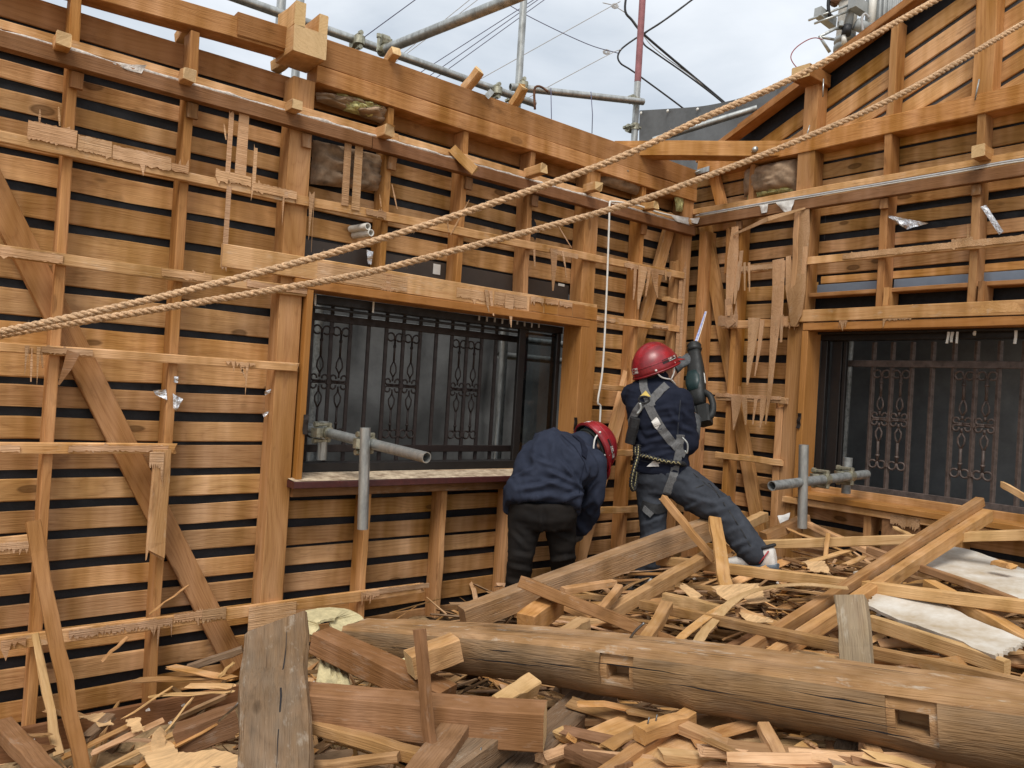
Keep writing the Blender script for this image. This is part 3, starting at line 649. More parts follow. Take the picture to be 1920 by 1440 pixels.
lbar('stud', (4.236, 4.29), (2.642, 2.69), (.6, 1.5), 'wood_post', RW, 'z', segs=4, jag=(0, .08))
timber('brace', (4.318, 3.385, 2.74), (4.318, 2.735, .40), .088, .036, 'wood_post', RW, (1, 0, 0), segs=5)
timber('brace', (4.300, 3.30, 3.0), (4.300, 3.20, 2.70), .075, .036, 'wood_post', RW, (1, 0, 0), segs=2)
# ceiling line
lbar('ceiling_strip', (4.211, 4.2345), (.5, 3.39), (2.718, 2.756), 'wood_strip', RW, 'v', segs=6)
lbar('ceiling_moulding', (4.190, 4.2325), (.5, 3.36), (2.630, 2.690), 'wood_strip_dark', RW, 'v', segs=6)
for dz, rr, mt_ in ((2.708, .007, 'cable_grey'), (2.700, .005, 'white_plastic')):
    tube('cable', spline([(4.198 + .006 * noise.noise(V((i, dz * 9, 0))), .5 + 2.82 * i / 14, dz + .006 * noise.noise(V((i * 1.7, 0, dz)))) for i in range(15)], 4), rr, mt_, RW, n=6)
pts, rads = [], []
for i in range(110):
    v = 3.36 - 1.05 * i / 109; k = noise.noise(V((v * 11, 0, 8))); pts.append(V((4.206, v, 2.706 + .006 * noise.noise(V((v * 23, 1, 0)))))); rads.append(max(.002, .006 + .016 * k))
tube('plaster_bead', pts, rads, 'caulk', RW, n=6)
p = PR(1838, 302, 4.15)
timber('stub', (4.235, p.y, 2.765), (4.115, p.y, 2.765), .06, .06, 'wood_strip', RW, segs=2, jit=.003, endmat='wood_end')
for v1 in (2.105, 1.64): lbar('hanger_block', (4.212, 4.2385), (v1 - .04, v1 + .004), (2.572, 2.626), 'wood_debris_brown', RW, 'z', segs=2)
for v1 in (2.56,3.02): lbar('hanger_block', (4.212, 4.2365), (v1 - .02, v1 + .02), (2.575, 2.626), 'wood_debris_brown', RW, 'z', segs=2)
# battens
def rbat(v0, v1, z0, z1, mat='wood_strip', dz=0.0, u=(4.212, 4.2335)): return lbar('batten', u, (v0, v1), (z0, z1), mat, RW, 'v', dz=dz, segs=6, jit=.0025, jag=(.02, .02))
rbat(.6, 2.54, 2.300, 2.345); rbat(2.66, 3.0, 2.285, 2.32); rbat(2.55, 3.12, 1.935, 1.985); rbat(2.60, 3.125, 1.470, 1.510, 'wood_torn'); rbat(2.60, 3.11, 1.095, 1.135, dz=.0)
lbar('lintel', (4.205, 4.236), (.6, 2.62), (1.960, 2.032), 'wood_strip', RW, 'v', segs=7)
lbar('sill_beam', (4.21, 4.30), (.6, 2.60), (.885, .922), 'wood_strip', RW, 'v', segs=6, jag=(0, .03))
lbar('flashing_strip', (4.335, 4.3425), (.6, 2.062), (2.142, 2.196), 'flashing', RW, 'v', jit=.0006); lbar('flashing_strip', (4.335, 4.3425), (2.114, 2.52), (2.142, 2.196), 'flashing', RW, 'v', jit=.0006)
lbar('ledge_board', (4.25, 4.344), (.6, 2.52), (2.112, 2.136), 'wood_board_brown', RW, 'v', segs=4)
for v1 in (2.06, 1.585): lbar('cleat', (4.215, 4.335), (v1 - .028, v1 + .002), (2.034, 2.135), 'wood_post', RW, 'z', segs=2)
# torn panelling
def rs(a0, a1, z0, z1, n, down=0, up=0, mat='wood_torn', off=4.206, nm='torn_panel', seed=None, pw=1.6): return scrap(nm, 'R', off, a0, a1, z0, z1, RW, n, down, up, mat, seed=seed, pw=pw)
rs(2.56, 2.66, 1.93, 2.0, 8, .12, 0); rs(2.98, 3.13, 1.95, 2.02, 9, .03, .16)
def shard(px, mat='wood_torn', off=4.206, nm='torn_panel', plane='R'):
    f = PR if plane == 'R' else PL; ref = 1460 / (f(px[0][0], px[0][1], off) - CAM).dot(_f)
    return mesh_sliver(nm, [(f(x, y, off - random.uniform(0, .012)), w / ref) for x, y, w in px], .004, mat, RW if plane == 'R' else LW, (1, 0, 0) if plane == 'R' else (0, 1, 0))
for px in ([(1505, 388, 26), (1503, 440, 32), (1498, 500, 30), (1494, 545, 34), (1491, 590, 26), (1487, 612, 10)], [(1478, 480, 10), (1480, 540, 16), (1484, 590, 8)], [(1513, 410, 8), (1509, 480, 10), (1500, 560, 3)],
           [(1378, 425, 14), (1374, 480, 24), (1370, 520, 20), (1367, 570, 14), (1366, 592, 5)], [(1384, 490, 9), (1380, 540, 8), (1377, 570, 3)], [(1390, 470, 8), (1386, 520, 5), (1384, 545, 2)],
           [(1459, 486, 24), (1458, 540, 22), (1454, 600, 20), (1449, 660, 14), (1443, 730, 9), (1435, 796, 2)], [(1469, 488, 7), (1466, 560, 6), (1463, 642, 2)], [(1396, 492, 5), (1396, 545, 2)], [(1404, 492, 5), (1405, 547, 2)],
           [(1414, 596, 26), (1410, 640, 18), (1404, 690, 10), (1401, 722, 3)], [(1429, 600, 9), (1423, 655, 7), (1415, 705, 2)], [(1365, 560, 14), (1367, 600, 18), (1372, 610, 20)], [(1466, 590, 6), (1465, 642, 2)], [(1457, 600, 7), (1456, 630, 2)],
           [(1381, 742, 26), (1379, 770, 16), (1375, 806, 2)], [(1395, 744, 12), (1397, 775, 8), (1398, 797, 2)], [(1417, 748, 7), (1411, 796, 2)], [(1431, 746, 12), (1429, 775, 9), (1425, 802, 2)], [(1440, 746, 5), (1435, 795, 2)]):
    shard(px)
for px in ([(1206, 500, 24), (1203, 530, 18), (1199, 556, 10), (1197, 580, 2)], [(1192, 500, 8), (1190, 540, 5), (1188, 562, 2)], [(1228, 506, 22), (1229, 530, 14), (1233, 558, 3)], [(1218, 505, 8), (1214, 535, 5), (1211, 556, 2)], [(1248, 506, 6), (1249, 526, 2)],
           [(1039, 466, 18), (1039, 500, 12), (1037, 545, 3)], [(1055, 470, 5), (1060, 500, 2)], [(1002, 468, 5), (1003, 500, 2)], [(920, 545, 8), (923, 580, 5), (926, 592, 2)], [(912, 543, 8), (915, 575, 4), (917, 585, 2)]):
    shard(px, plane='L', off=3.366)
rs(2.66, 3.0, 2.295, 2.33, 24, .04, .01)
rs(2.64, 3.12, 1.49, 1.515, 26, .012, .02)
rs(.7, 2.5, 1.972, 2.02, 70, .02, .02, mat='wood_strip'); rs(1.9, 2.05, 1.95, 2.0, 10, .06, 0); rs(2.25, 2.3, 1.95, 2.0, 5, .05, 0); rs(.7, 2.3, 2.31, 2.345, 60, .012, .02); rs(1.62, 1.72, 2.34, 2.36, 8, .0, .12)
rs(1.80, 2.0, .45, .90, 10, .0, .05, mat='wood_debris_brown', off=4.22); rs(1.80, 1.95, .86, .915, 10, .09, 0)
a, b, c_ = PR(1510, 390, 4.19), PR(1440, 410, 4.10), PR(1375, 440, 4.19)
mesh_sliver('splinter', [(a, .01), (b, .03), (c_, .012)], .004, 'wood_torn', RW, (1, 0, 0))
lbar('torn_trim', (4.196, 4.21), (2.585, 2.615), (2.03, 2.625), 'wood_torn', RW, 'z', segs=4, jit=.006, jag=(.1, 0))
# window in the right wall
me = box_mesh('window_casing', RWV - .6, .150, .045, 6, .001, .003)
WR = link('window_casing', me, 'wood_casing', RW, frame(V((4.285, .6, 1.932)), V((4.285, RWV, 1.932))))
lbar('jamb', (4.212, 4.362), (2.492, 2.532), (.925, 1.908), 'wood_casing', WR, 'z', segs=5, jit=.0008)
lbar('sill', (4.19, 4.362), (.6, 2.49), (.926, .958), 'wood_casing', WR, 'v', segs=5, jit=.001)
lbar('sash_frame', (4.364, 4.44), (.6, 2.52), (1.862, 1.908), 'sash', WR, 'v', jit=.0003, segs=2); lbar('sash_frame', (4.364, 4.44), (.6, 2.52), (.96, .985), 'sash', WR, 'v', jit=.0003, segs=2)
lbar('sash_stile', (4.364, 4.40), (2.45, 2.490), (.986, 1.860), 'sash', WR, 'z', jit=.0003, segs=2); lbar('sash_stile', (4.404, 4.43), (2.38, 2.445), (.986, 1.860), 'sash', WR, 'z', jit=.0003, segs=2); lbar('sash_stile', (4.404, 4.43), (2.35, 2.372), (.986, 1.860), 'sash', WR, 'z', jit=.0003, segs=2)
mesh_obj('pane', [(4.417, 2.444, .986), (4.417, 2.373, .986), (4.417, 2.373, 1.86), (4.417, 2.444, 1.86)], [(0, 1, 2, 3)], 'glass', WR)
lbar('curtain_rail', (4.30, 4.315), (.6, 2.48), (1.893, 1.907), 'sash', WR, 'v', jit=.0003, segs=2)
for (x, y, h) in ((1778, 640, .06), (1785, 640, .055), (1795, 640, .06), (1905, 642, .065), (1828, 635, .02), (1525, 642, .015)):
    p = PR(x, y, 4.30); lbar('curtain_hook', (4.292, 4.304), (p.y - .006, p.y + .006), (1.892 - h, 1.892), 'white_plastic', WR, 'z', jit=.002, segs=2, dz=.008)
lbar('hinge', (4.205, 4.211), (2.505, 2.527), (1.33, 1.42), 'brass_dark', WR, 'z', segs=4, jit=.003)

# corner: fire brace across the corner, steel plate
FB = timber('corner_tie', P(1152, 282, 5.02), P(1468, 283, 4.86), .105, .095, 'wood_post', None, segs=5, jit=.002, endmat='wood_end', label='short horizontal timber bridging the top of the corner between both walls', cat='timber')
# ================================================================== window grilles
def arc(c, r, a0, a1, ax, ay, n=8): return [c + ax * (r * math.cos(a0 + (a1 - a0) * i / n)) + ay * (r * math.sin(a0 + (a1 - a0) * i / n)) for i in range(n + 1)]
def scroll_unit(c, ax, az, sc, r=.0070):
    """cast ornament between two bars: stems, eyes, double scrolls top, middle and bottom"""
    parts = []
    for s in (1, -1):
        Z = az * s
        parts.append(tube_data([c + Z * (.022 * sc), c + Z * (.045 * sc)], r, 6))
        for q in (1, -1):                                   # pointed eye
            parts.append(tube_data([c + Z * (.045*sc), c + Z*(.075*sc) + ax*(q*.018*sc), c + Z*(.10*sc) + ax*(q*.016*sc), c + Z*(.135*sc)], r*.8, 6))
            cc = c + Z*(.020*sc) + ax*(q*.030*sc)           # middle scroll
            parts.append(tube_data([c + Z*(.004*sc)] + arc(cc, .016*sc, -math.pi*.6, math.pi*1.1, ax*q, Z, 8), r*.9, 6))
            ct = c + Z*(.262*sc) + ax*(q*.026*sc)           # outer scroll
            parts.append(tube_data([c + Z*(.235*sc)] + arc(ct, .022*sc, math.pi*.95, -math.pi*.75, ax*q, Z, 10), r*.9, 6))
        parts.append(tube_data([c + Z*(.130*sc), c + Z*(.245*sc)], r*1.15, 6))
        parts.append(tube_data([c + Z*(.205*sc), c + Z*(.218*sc)], r*1.7, 6))
    return merge(*parts)
def grille(label, plane, off, bars, zr, rails, units, a_rng, loc):
    GM = 'dark_metal' if plane == 'L' else 'dark_metal_lit'
    g = thing('window_grille', label, 'grille', loc, 'bars outside the windows')
    ax = V((1, 0, 0)) if plane == 'L' else V((0, 1, 0))
    pt = (lambda a, z, d=0: V((a, off + d, z))) if plane == 'L' else (lambda a, z, d=0: V((off + d, a, z)))
    for a in bars: timber('bar', pt(a, zr[0]), pt(a, zr[1]), .019 if plane == 'L' else .024, .018, GM, g, segs=1, jit=.0003, bev=.002)
    for z in rails: timber('rail', pt(a_rng[0], z, -.014), pt(a_rng[1], z, -.014), .016, .038, GM, g, segs=1, jit=.0003, bev=.002)
    for (a, z) in units:
        vs, fs = scroll_unit(pt(a, z, -.006), ax, V((0, 0, 1)), 1.0, .0056 if plane == 'L' else .0070); mesh_obj('scroll_ornament', vs, fs, GM, g, smooth=True)
    for i in range(0, len(units), 2):
        z = units[i][1]; a = (units[i][0] + units[i + 1][0]) / 2
        for dz in (-.26, 0, .26): timber('collar', pt(a, z + dz - .012, -.004), pt(a, z + dz + .012, -.004), .026, .026, GM, g, segs=1, jit=.0003)
    return g
LB = [1.661 + .1066 * i for i in range(12)]
grille('dark iron grille outside the window of the left wall, behind the propping pole', 'L', 3.70, LB, (1.0, 1.84), (1.765, 1.10), [(1.714, 1.44), (1.821, 1.44), (2.140, 1.44), (2.247, 1.44), (2.567, 1.44), (2.673, 1.44)], (1.60, 2.99), (2.3, 3.7, 1.0))
RB = [2.233 - .1105 * i for i in range(11)]
grille('dark brown iron grille outside the window of the right wall', 'R', 4.50, RB, (.955, 1.86), (1.735, 1.0), [(2.178, 1.415), (2.067, 1.415), (1.733, 1.415), (1.622, 1.415)], (.8, 2.45), (4.5, 1.9, .95))

# ================================================================== scaffold sheets outside
sheet('scaffold_sheet', [(-1.5, 4.85, 3.10), (5.3, 4.85, 3.06), (5.3, 4.8, -.05), (-1.5, 4.8, -.05)], 90, 34, 'tarp', None, amp=.05, fs_=1.9, crease=1.3, seed=2, label='dark grey scaffold sheet hanging outside the left wall, seen through its window', cat='sheet')
# the sheet outside the right wall: sagging top edge with eyelets
TS = thing('scaffold_sheet', 'dark grey sheet with eyelets sagging above the corner, behind the gable rafter', 'sheet', (5.1, 2.5, 0))
top = [PR(x, y, 5.35) for x, y in ((1199, 207), (1250, 204), (1307, 200), (1345, 194), (1380, 186), (1425, 172), (1460, 158), (1500, 140), (1560, 110), (1640, 60))]
top = spline(top, 4) + [V((5.35, .2, 4.8))]
vs, fs, nz_ = [], [], 26
for i, p in enumerate(top):
    for j in range(nz_ + 1):
        z = p.z + (-.05 - p.z) * (j / nz_); q = V((p.y * 2.2, z * 1.1, 4))
        vs.append(V((p.x + .09 * (noise.noise(q) + .6 * abs(noise.noise(q * 2.4 + V((z * 1.5, 0, 0))))) * min(1, j / 3), p.y + .02 * j / nz_, z)))
for i in range(len(top) - 1):
    for j in range(nz_): a = i * (nz_ + 1) + j; fs.append((a, a + 1, a + nz_ + 2, a + nz_ + 1))
mesh_obj('sheet', vs, fs, 'tarp_light', TS, smooth=True)
for x, y in ((1202, 212), (1252, 208), (1308, 205), (1380, 190), (1460, 162)):
    p = PR(x, y, 5.335); tube('eyelet', [p, p + V((-.004, 0, 0))], .014, 'white_plastic', TS, n=10)

# ================================================================== scaffold poles
def clamp(parent, c, d1, d2, mat='clamp'):
    """a scaffold coupler: two bands, a body and bolts"""
    c = V(c); d1 = V(d1).normalized(); d2 = V(d2).normalized(); n = d1.cross(d2).normalized()
    if n.length < .5: n = d1.orthogonal().normalized()
    parts = [tube_data([c - d1 * .022, c + d1 * .022], .031, 12), tube_data([c + n * .054 - d2 * .022, c + n * .054 + d2 * .022], .031, 12)]
    s = d1.cross(n).normalized()
    for k in (-1, 1): parts.append(tube_data([c + s * (.04 * k) - n * .02, c + s * (.04 * k) + n * .06], .009, 6)); parts.append(tube_data([c + s * (.04 * k) + n * .055, c + s * (.04 * k) + n * .075], .014, 6))
    parts.append(tube_data([c - s * .045 - n * .012, c + s * .045 - n * .012], .012, 6))
    vs, fs = merge(*parts); return mesh_obj('coupler', vs, fs, mat, parent)
def spole(label, p0, p1, mat='galvanised', r=.0243, clamps=(), name='scaffold_pole', group='scaffold poles'):
    p0, p1 = V(p0), V(p1); vs, fs = pipe_data(p0, p1, r)
    ob = mesh_obj(name, vs, fs, mat, origin=(p0 + p1) / 2, label=label, cat='pole', group=group); smooth_by_angle(ob)
    for c, d2 in clamps: clamp(ob, c, p1 - p0, d2)
    return ob
LEDZ = PL(800, 130, 4.05).z; UX = V((1, 0, 0)); UY = V((0, 1, 0)); UZ = V((0, 0, 1))
c1 = V((PL(665, 90, 4.05).x, 4.05, PL(665, 90, 4.05).z)); c2 = PL(985, 188, 4.05)
spole('long grey scaffold pole running along the top outside the left wall', (-1.5, 4.05, LEDZ - .01), c2 + V((.08, 0, 0)), clamps=[(V((c1.x, 4.05, LEDZ)), UZ), (V((2.95, 4.05, LEDZ)), UZ)])
for (x, lab, rr) in ((526, 'grey upright scaffold pole left of the notched beam end, at the top edge', .0243), (561, 'grey upright scaffold pole rising right behind the notched beam end', .0243)):
    p = PL(x, 30, 4.13 if x < 540 else 4.4); spole(lab, (p.x, p.y, 0), (p.x, p.y, 4.3))
p = P(713, 97, 4.30); q = P(985, -12, 3.62); spole('thick grey scaffold pole slanting up across the sky to the top edge', p, q + (q - p) * .3, r=.027, clamps=[(p + (q - p) * .03, UX)])
p = PL(976, 100, 4.12); spole('bare grey upright scaffold pole against the sky above the left wall', (p.x, p.y, -.05), (p.x, p.y, 4.4), clamps=[(V((p.x, p.y, LEDZ + .05)), UX)])
p = P(1197, 130, 5.75)
R1 = spole('upright scaffold pole with red upper half beyond the corner', (p.x, p.y, -.05), (p.x, p.y, 3.78), clamps=[(V((p.x, p.y, PZ(1190, 188, 1.0).z * 0 + P(1190, 190, 5.75).z)), UY), (V((p.x, p.y, P(1187, 238, 5.75).z)), UX)])
pipe('red_section', (p.x, p.y, 3.782), (p.x, p.y, 4.9), .0245, 'pipe_red', R1)
spole('short horizontal scaffold pole joining two uprights above the corner', P(957, 163, 5.2), P(1206, 191, 5.68), clamps=[(P(975, 165, 5.24), UZ)])
spole('pale scaffold pole below the sagging sheet, behind the gable rafter', P(1225, 263, 6.0), P(1420, 203, 5.7))
tube('tie_wire', [P(1033, 165, 5.3), P(1034, 220, 5.3), P(1032, 260, 5.3)], .003, 'wire_blue', None, n=5, label='thin wire hanging from the short pole, left of the two', cat='wire', group='tie wires')
tube('tie_wire', [P(1108, 172, 5.4), P(1111, 215, 5.4), P(1110, 250, 5.4)], .003, 'wire_blue', None, n=5, label='thin wire hanging from the short pole, right of the two', cat='wire', group='tie wires')
tube('bent_rod', spline([P(1003, 205, 4.9), P(1002, 168, 4.9), P(1012, 162, 4.9), P(1028, 172, 4.9)], 4), .008, 'rust', None, n=6, label='bent rusty rod hooked over the short scaffold pole', cat='rod')
# poles seen through the left window and the propping pipe
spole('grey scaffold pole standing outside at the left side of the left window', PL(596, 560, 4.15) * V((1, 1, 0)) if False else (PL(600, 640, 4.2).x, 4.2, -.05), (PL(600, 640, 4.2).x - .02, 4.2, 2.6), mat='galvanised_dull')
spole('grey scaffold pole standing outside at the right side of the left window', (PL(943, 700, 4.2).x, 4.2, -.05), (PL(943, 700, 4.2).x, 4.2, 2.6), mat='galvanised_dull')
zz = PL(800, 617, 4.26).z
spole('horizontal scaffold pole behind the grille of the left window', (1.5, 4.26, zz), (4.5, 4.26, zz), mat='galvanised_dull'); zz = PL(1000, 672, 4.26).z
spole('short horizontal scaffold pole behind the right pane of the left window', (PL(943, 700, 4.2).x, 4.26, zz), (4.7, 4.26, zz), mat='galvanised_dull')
# prop through the left window: horizontal pipe with an upright
A_, B_ = P(562, 798, 4.0), P(800, 858, 3.28)
hd = (B_ - A_)
PP = spole('grey scaffold pipe poking out of the left window towards the camera', A_, B_, clamps=[(A_ + hd * .25, UZ), (A_ + hd * .60, UZ)], group='scaffold pipes through the windows')
c = A_ + hd * .60; up_ = P(684, 802, 3.0); q = V((c.x, c.y, 0)) - V((hd.x, hd.y, 0)).normalized().cross(UZ) * 0
w_ = (c - CAM).dot(_f) - .055
spole('upright grey scaffold tube clamped to the pipe in front of the left window sill', P(685, 802, w_), P(680, 992, w_), group='scaffold pipes through the windows')
w2 = (A_ + hd * .17 - CAM).dot(_f) - .05
spole('short upright scaffold tube clamped to the pipe inside the left window opening', P(607, 790, w2), P(603, 862, w2), group='scaffold pipes through the windows')
# the same at the right window
A_, B_ = P(1625, 889, 4.35), P(1447, 911, 3.80); hd = B_ - A_
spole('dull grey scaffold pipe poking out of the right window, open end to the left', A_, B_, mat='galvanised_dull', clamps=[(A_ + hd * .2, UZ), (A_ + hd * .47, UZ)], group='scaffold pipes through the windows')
spole('upright grey scaffold tube standing at the left edge of the right window', P(1507, 834, 3.95), P(1504, 990, 3.95), group='scaffold pipes through the windows')
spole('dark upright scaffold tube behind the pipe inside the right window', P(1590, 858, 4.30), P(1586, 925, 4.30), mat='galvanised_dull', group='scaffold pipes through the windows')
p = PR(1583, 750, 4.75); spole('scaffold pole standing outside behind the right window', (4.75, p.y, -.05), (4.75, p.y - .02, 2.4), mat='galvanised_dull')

# ================================================================== overhead wires
def wire(label, px, mat='wire_blue', r=.006, group='overhead wires', name='overhead_wire'):
    return tube(name, spline([P(*q) for q in px], 6), r, mat, None, n=6, origin=P(*px[0]), label=label, cat='wire', group=group)
wire('single wire leaving the top edge left of the slanting scaffold pole', [(600, 133, 9), (665, 83, 9), (778, 0, 9), (860, -60, 9)])
wire('upper of the pair of wires passing behind the slanting pole', [(690, 155, 10), (750, 105, 10), (880, 0, 10), (960, -65, 10)], 'cable_grey', .005)
wire('lower of the pair of wires passing behind the slanting pole', [(700, 148, 10.4), (770, 95, 10.4), (895, 0, 10.4), (980, -65, 10.4)], 'cable_grey', .005)
wire('leftmost of three parallel wires left of the bare upright pole', [(740, 168, 11), (802, 127, 11), (1000, 0, 11), (1100, -65, 11)])
wire('middle of three parallel wires left of the bare upright pole', [(760, 173, 11.3), (820, 132, 11.3), (1008, 0, 11.3), (1100, -65, 11.3)])
wire('rightmost of three parallel wires left of the bare upright pole', [(770, 180, 11.6), (833, 135, 11.6), (1020, 0, 11.6), (1100, -58, 11.6)])
wire('long thin wire rising from the scaffold pole to the knot of cables', [(830, 187, 12), (910, 143, 12), (1140, 15, 12), (1160, 5, 12)], 'cable_grey', .006)
wire('thin wire rising to the cable splice left of the red pole', [(960, 200, 12), (1033, 160, 12), (1140, 103, 12), (1165, 92, 12)], 'cable_grey', .006)
wire('thin wire falling rightwards to the cable splice left of the red pole', [(930, -5, 12), (1000, 35, 12), (1100, 82, 12), (1160, 100, 12)], 'wire_blue', .007)
wire('thick black cable running down to the right behind the red pole', [(1178, -30, 12.5), (1172, 18, 12.5), (1185, 38, 12.5), (1210, 67, 12.5), (1290, 135, 12.6), (1352, 187, 12.6), (1430, 255, 12.6)], 'cable_black', .019)
wire('thinner black cable slung under the thick one right of the red pole', [(1300, -2, 12.4), (1240, 42, 12.4), (1208, 64, 12.4), (1207, 82, 12.4), (1230, 100, 12.4), (1290, 142, 12.4), (1350, 188, 12.4), (1400, 235, 12.4)], 'cable_black', .014)
wire('black cable bending back down left of the red pole', [(1310, -10, 12.2), (1250, 35, 12.2), (1180, 80, 12.2), (1160, 100, 12.2), (1163, 118, 12.2), (1190, 136, 12.2), (1277, 200, 12.2), (1340, 250, 12.2)], 'cable_black', .014)
wire('thin messenger wire with ties beside the thick cable', [(1130, 5, 12.6), (1153, 12, 12.6), (1185, 35, 12.6), (1215, 78, 12.6), (1245, 105, 12.6), (1300, 145, 12.6), (1352, 187, 12.6)], 'cable_grey', .008)
for (x, y, lab) in ((1153, 11, 'small coil of wire at the top edge left of the red pole'), (1137, 97, 'small knot of wire at the cable splice left of the red pole')):
    pts = [P(x + 7 * math.cos(t * .8) * (1 - t / 40), y + 5 * math.sin(t * .8) * (1 - t / 40), 12.3) for t in range(26)]
    tube('wire_coil', pts, .009, 'cable_grey', None, n=5, label=lab, cat='wire', group='wire knots')
wire('thin red wire looping from the utility pole down to the sheet', [(1500, 133, 9), (1487, 118, 9), (1483, 105, 9), (1492, 90, 9), (1512, 76, 9), (1528, 71, 9), (1542, 74, 9)], 'wire_red', .006)

# ================================================================== utility pole with transformer behind the gable
UPW = 14.5
UP = thing('utility_pole', 'grey concrete utility pole with transformer and brackets behind the gable', 'utility pole', tuple(P(1575, 95, UPW)))
b0, b1 = P(1570, 250, UPW), P(1597, -60, UPW); d = (b1 - b0).normalized()
tube('pole', [b0, b0 + (b1 - b0) * .5, b1], [.19, .175, .16], 'concrete', UP, n=18)
for t_, r_ in ((.50, .20), (.545, .20), (.79, .19)): tube('band', [b0 + (b1 - b0) * t_, b0 + (b1 - b0) * (t_ + .03)], r_, 'grey_paint', UP, n=18)
tube('transformer_tank', [P(1655, 140, 14.2), P(1668, -60, 14.2)], .36, 'grey_paint', UP, n=24)
for k in range(7): x = 1640 + 8 * k; tube('cooling_fin', [P(x + 5, 90, 13.85), P(x + 14, -50, 13.85)], .022, 'grey_paint', UP, n=6)
tube('bushing', [P(1632, 70, 14.0), P(1640, -40, 14.0)], .07, 'white_plastic', UP, n=12)
tube('cable_sleeve', [P(1588, 62, 14.1), P(1596, 12, 14.1), P(1604, -30, 14.1)], [.075, .07, .05], 'grey_paint', UP, n=12)
tube('cable_boot', [P(1586, 66, 14.0), P(1589, 48, 14.0)], .082, 'cable_black', UP, n=12)
tube('insulator', [P(1583, 82, 14.0), P(1582, 66, 14.0)], [.05, .035], 'white_plastic', UP, n=10)
timber('bracket_channel', P(1533, 22, 14.0), P(1562, 44, 14.3), .14, .17, 'grey_paint', UP, segs=1); timber('bracket_channel', P(1598, 4, 13.9), P(1620, 18, 14.1), .16, .20, 'grey_paint', UP, segs=1)
for (x0, y0, x1, y1) in ((1516, 38, 1600, 6), (1527, 44, 1594, 20)): tube('bracket_rod', [P(x0, y0, 14.0), P(x1, y1, 14.0)], .022, 'galvanised', UP, n=8)
tube('step_bracket', [P(1584, 52, 14.1), P(1565, 54, 14.0), P(1537, 69, 13.9), P(1556, 98, 13.9)], .03, 'galvanised', UP, n=8); tube('step_bracket', [P(1540, 70, 13.9), P(1563, 74, 14.0)], .025, 'galvanised', UP, n=8)
tube('drop_cable', spline([P(1556, -20, 14), P(1553, 10, 14), P(1556, 30, 14)], 5), .03, 'cable_black', UP, n=6); tube('drop_cable', spline([P(1618, 60, 13.9), P(1616, 35, 13.9), P(1622, 26, 13.9), P(1630, 34, 13.9)], 5), .025, 'cable_grey', UP, n=6)
timber('clamp_box', P(1572, 45, 14.0), P(1580, 45, 14.0), .08, .09, 'galvanised', UP, segs=1)
tube('pole_cap_insulator', [P(1562, 8, 14.0), P(1570, -4, 14.0)], .08, 'rust', UP, n=8)
tube('tank_hanger', [P(1604, 45, 14.0), P(1628, 55, 14.0)], .11, 'grey_paint', UP, n=8)

# ================================================================== the two guy ropes close to the camera
def rope(label, px, r=.0053):
    ctr = spline([P(*q) for q in px], 24); parts = []; pitch = .034
    acc = [0.0]
    for a, b in zip(ctr, ctr[1:]): acc.append(acc[-1] + (b - a).length)
    n = int(acc[-1] / .0045); k = 0; C, T = [], []
    for i in range(n + 1):
        s = acc[-1] * i / n
        while k < len(ctr) - 2 and acc[k + 1] < s: k += 1
        f = (s - acc[k]) / max(1e-9, acc[k + 1] - acc[k]); C.append((ctr[k].lerp(ctr[k + 1], f), s, (ctr[k + 1] - ctr[k]).normalized()))
    for j in range(3):
        pts, rr = [], []
        for p, s, d in C:
            a = d.cross(V((0, 0, 1))).normalized(); b = d.cross(a); t = 2 * math.pi * (s / pitch + .35 * noise.noise(V((s * 5, 9, 0))) + j / 3)
            pts.append(p + (a * math.cos(t) + b * math.sin(t)) * r * .52); rr.append(r * .58 * (1 + .07 * noise.noise(V((s * 90, j, 0))) + .13 * noise.noise(V((s * 7, 3, 0)))))
        parts.append(tube_data(pts, rr, 7))
    # loose fibres
    rd = random.Random(5)
    for q in range(900):
        p, s, d = C[rd.randrange(1, len(C) - 1)]; o = d.orthogonal().normalized(); o.rotate(Quaternion(d, rd.uniform(0, 6.28)))
        a = p + o * r * .9; e = a + o * rd.uniform(.002, .005) + d * rd.uniform(-.006, .006)
        parts.append(([a, a + d * .0004, e], [(0, 1, 2)]))
    vs, fs = merge(*parts)
    return mesh_obj('rope', vs, fs, 'rope', origin=ctr[len(ctr) // 2], smooth=True, label=label, cat='rope', group='guy ropes')
rope('upper tan twisted rope crossing the whole picture, leaving at the top right', [(-250, 668, 1.1), (0, 622, 1.12), (300, 557, 1.14), (595, 482, 1.17), (867, 400, 1.2), (1140, 304, 1.24), (1320, 221, 1.27), (1500, 140, 1.3), (1755, 0, 1.36), (1900, -85, 1.4)])
rope('lower tan twisted rope crossing the picture, leaving at the right edge', [(-250, 680, 1.13), (0, 629, 1.14), (117, 609, 1.15), (300, 579, 1.17), (640, 521, 1.21), (813, 480, 1.24), (1140, 394, 1.3), (1300, 340, 1.34), (1500, 262, 1.38), (1690, 176, 1.42), (1925, 40, 1.5), (2100, -60, 1.55)])

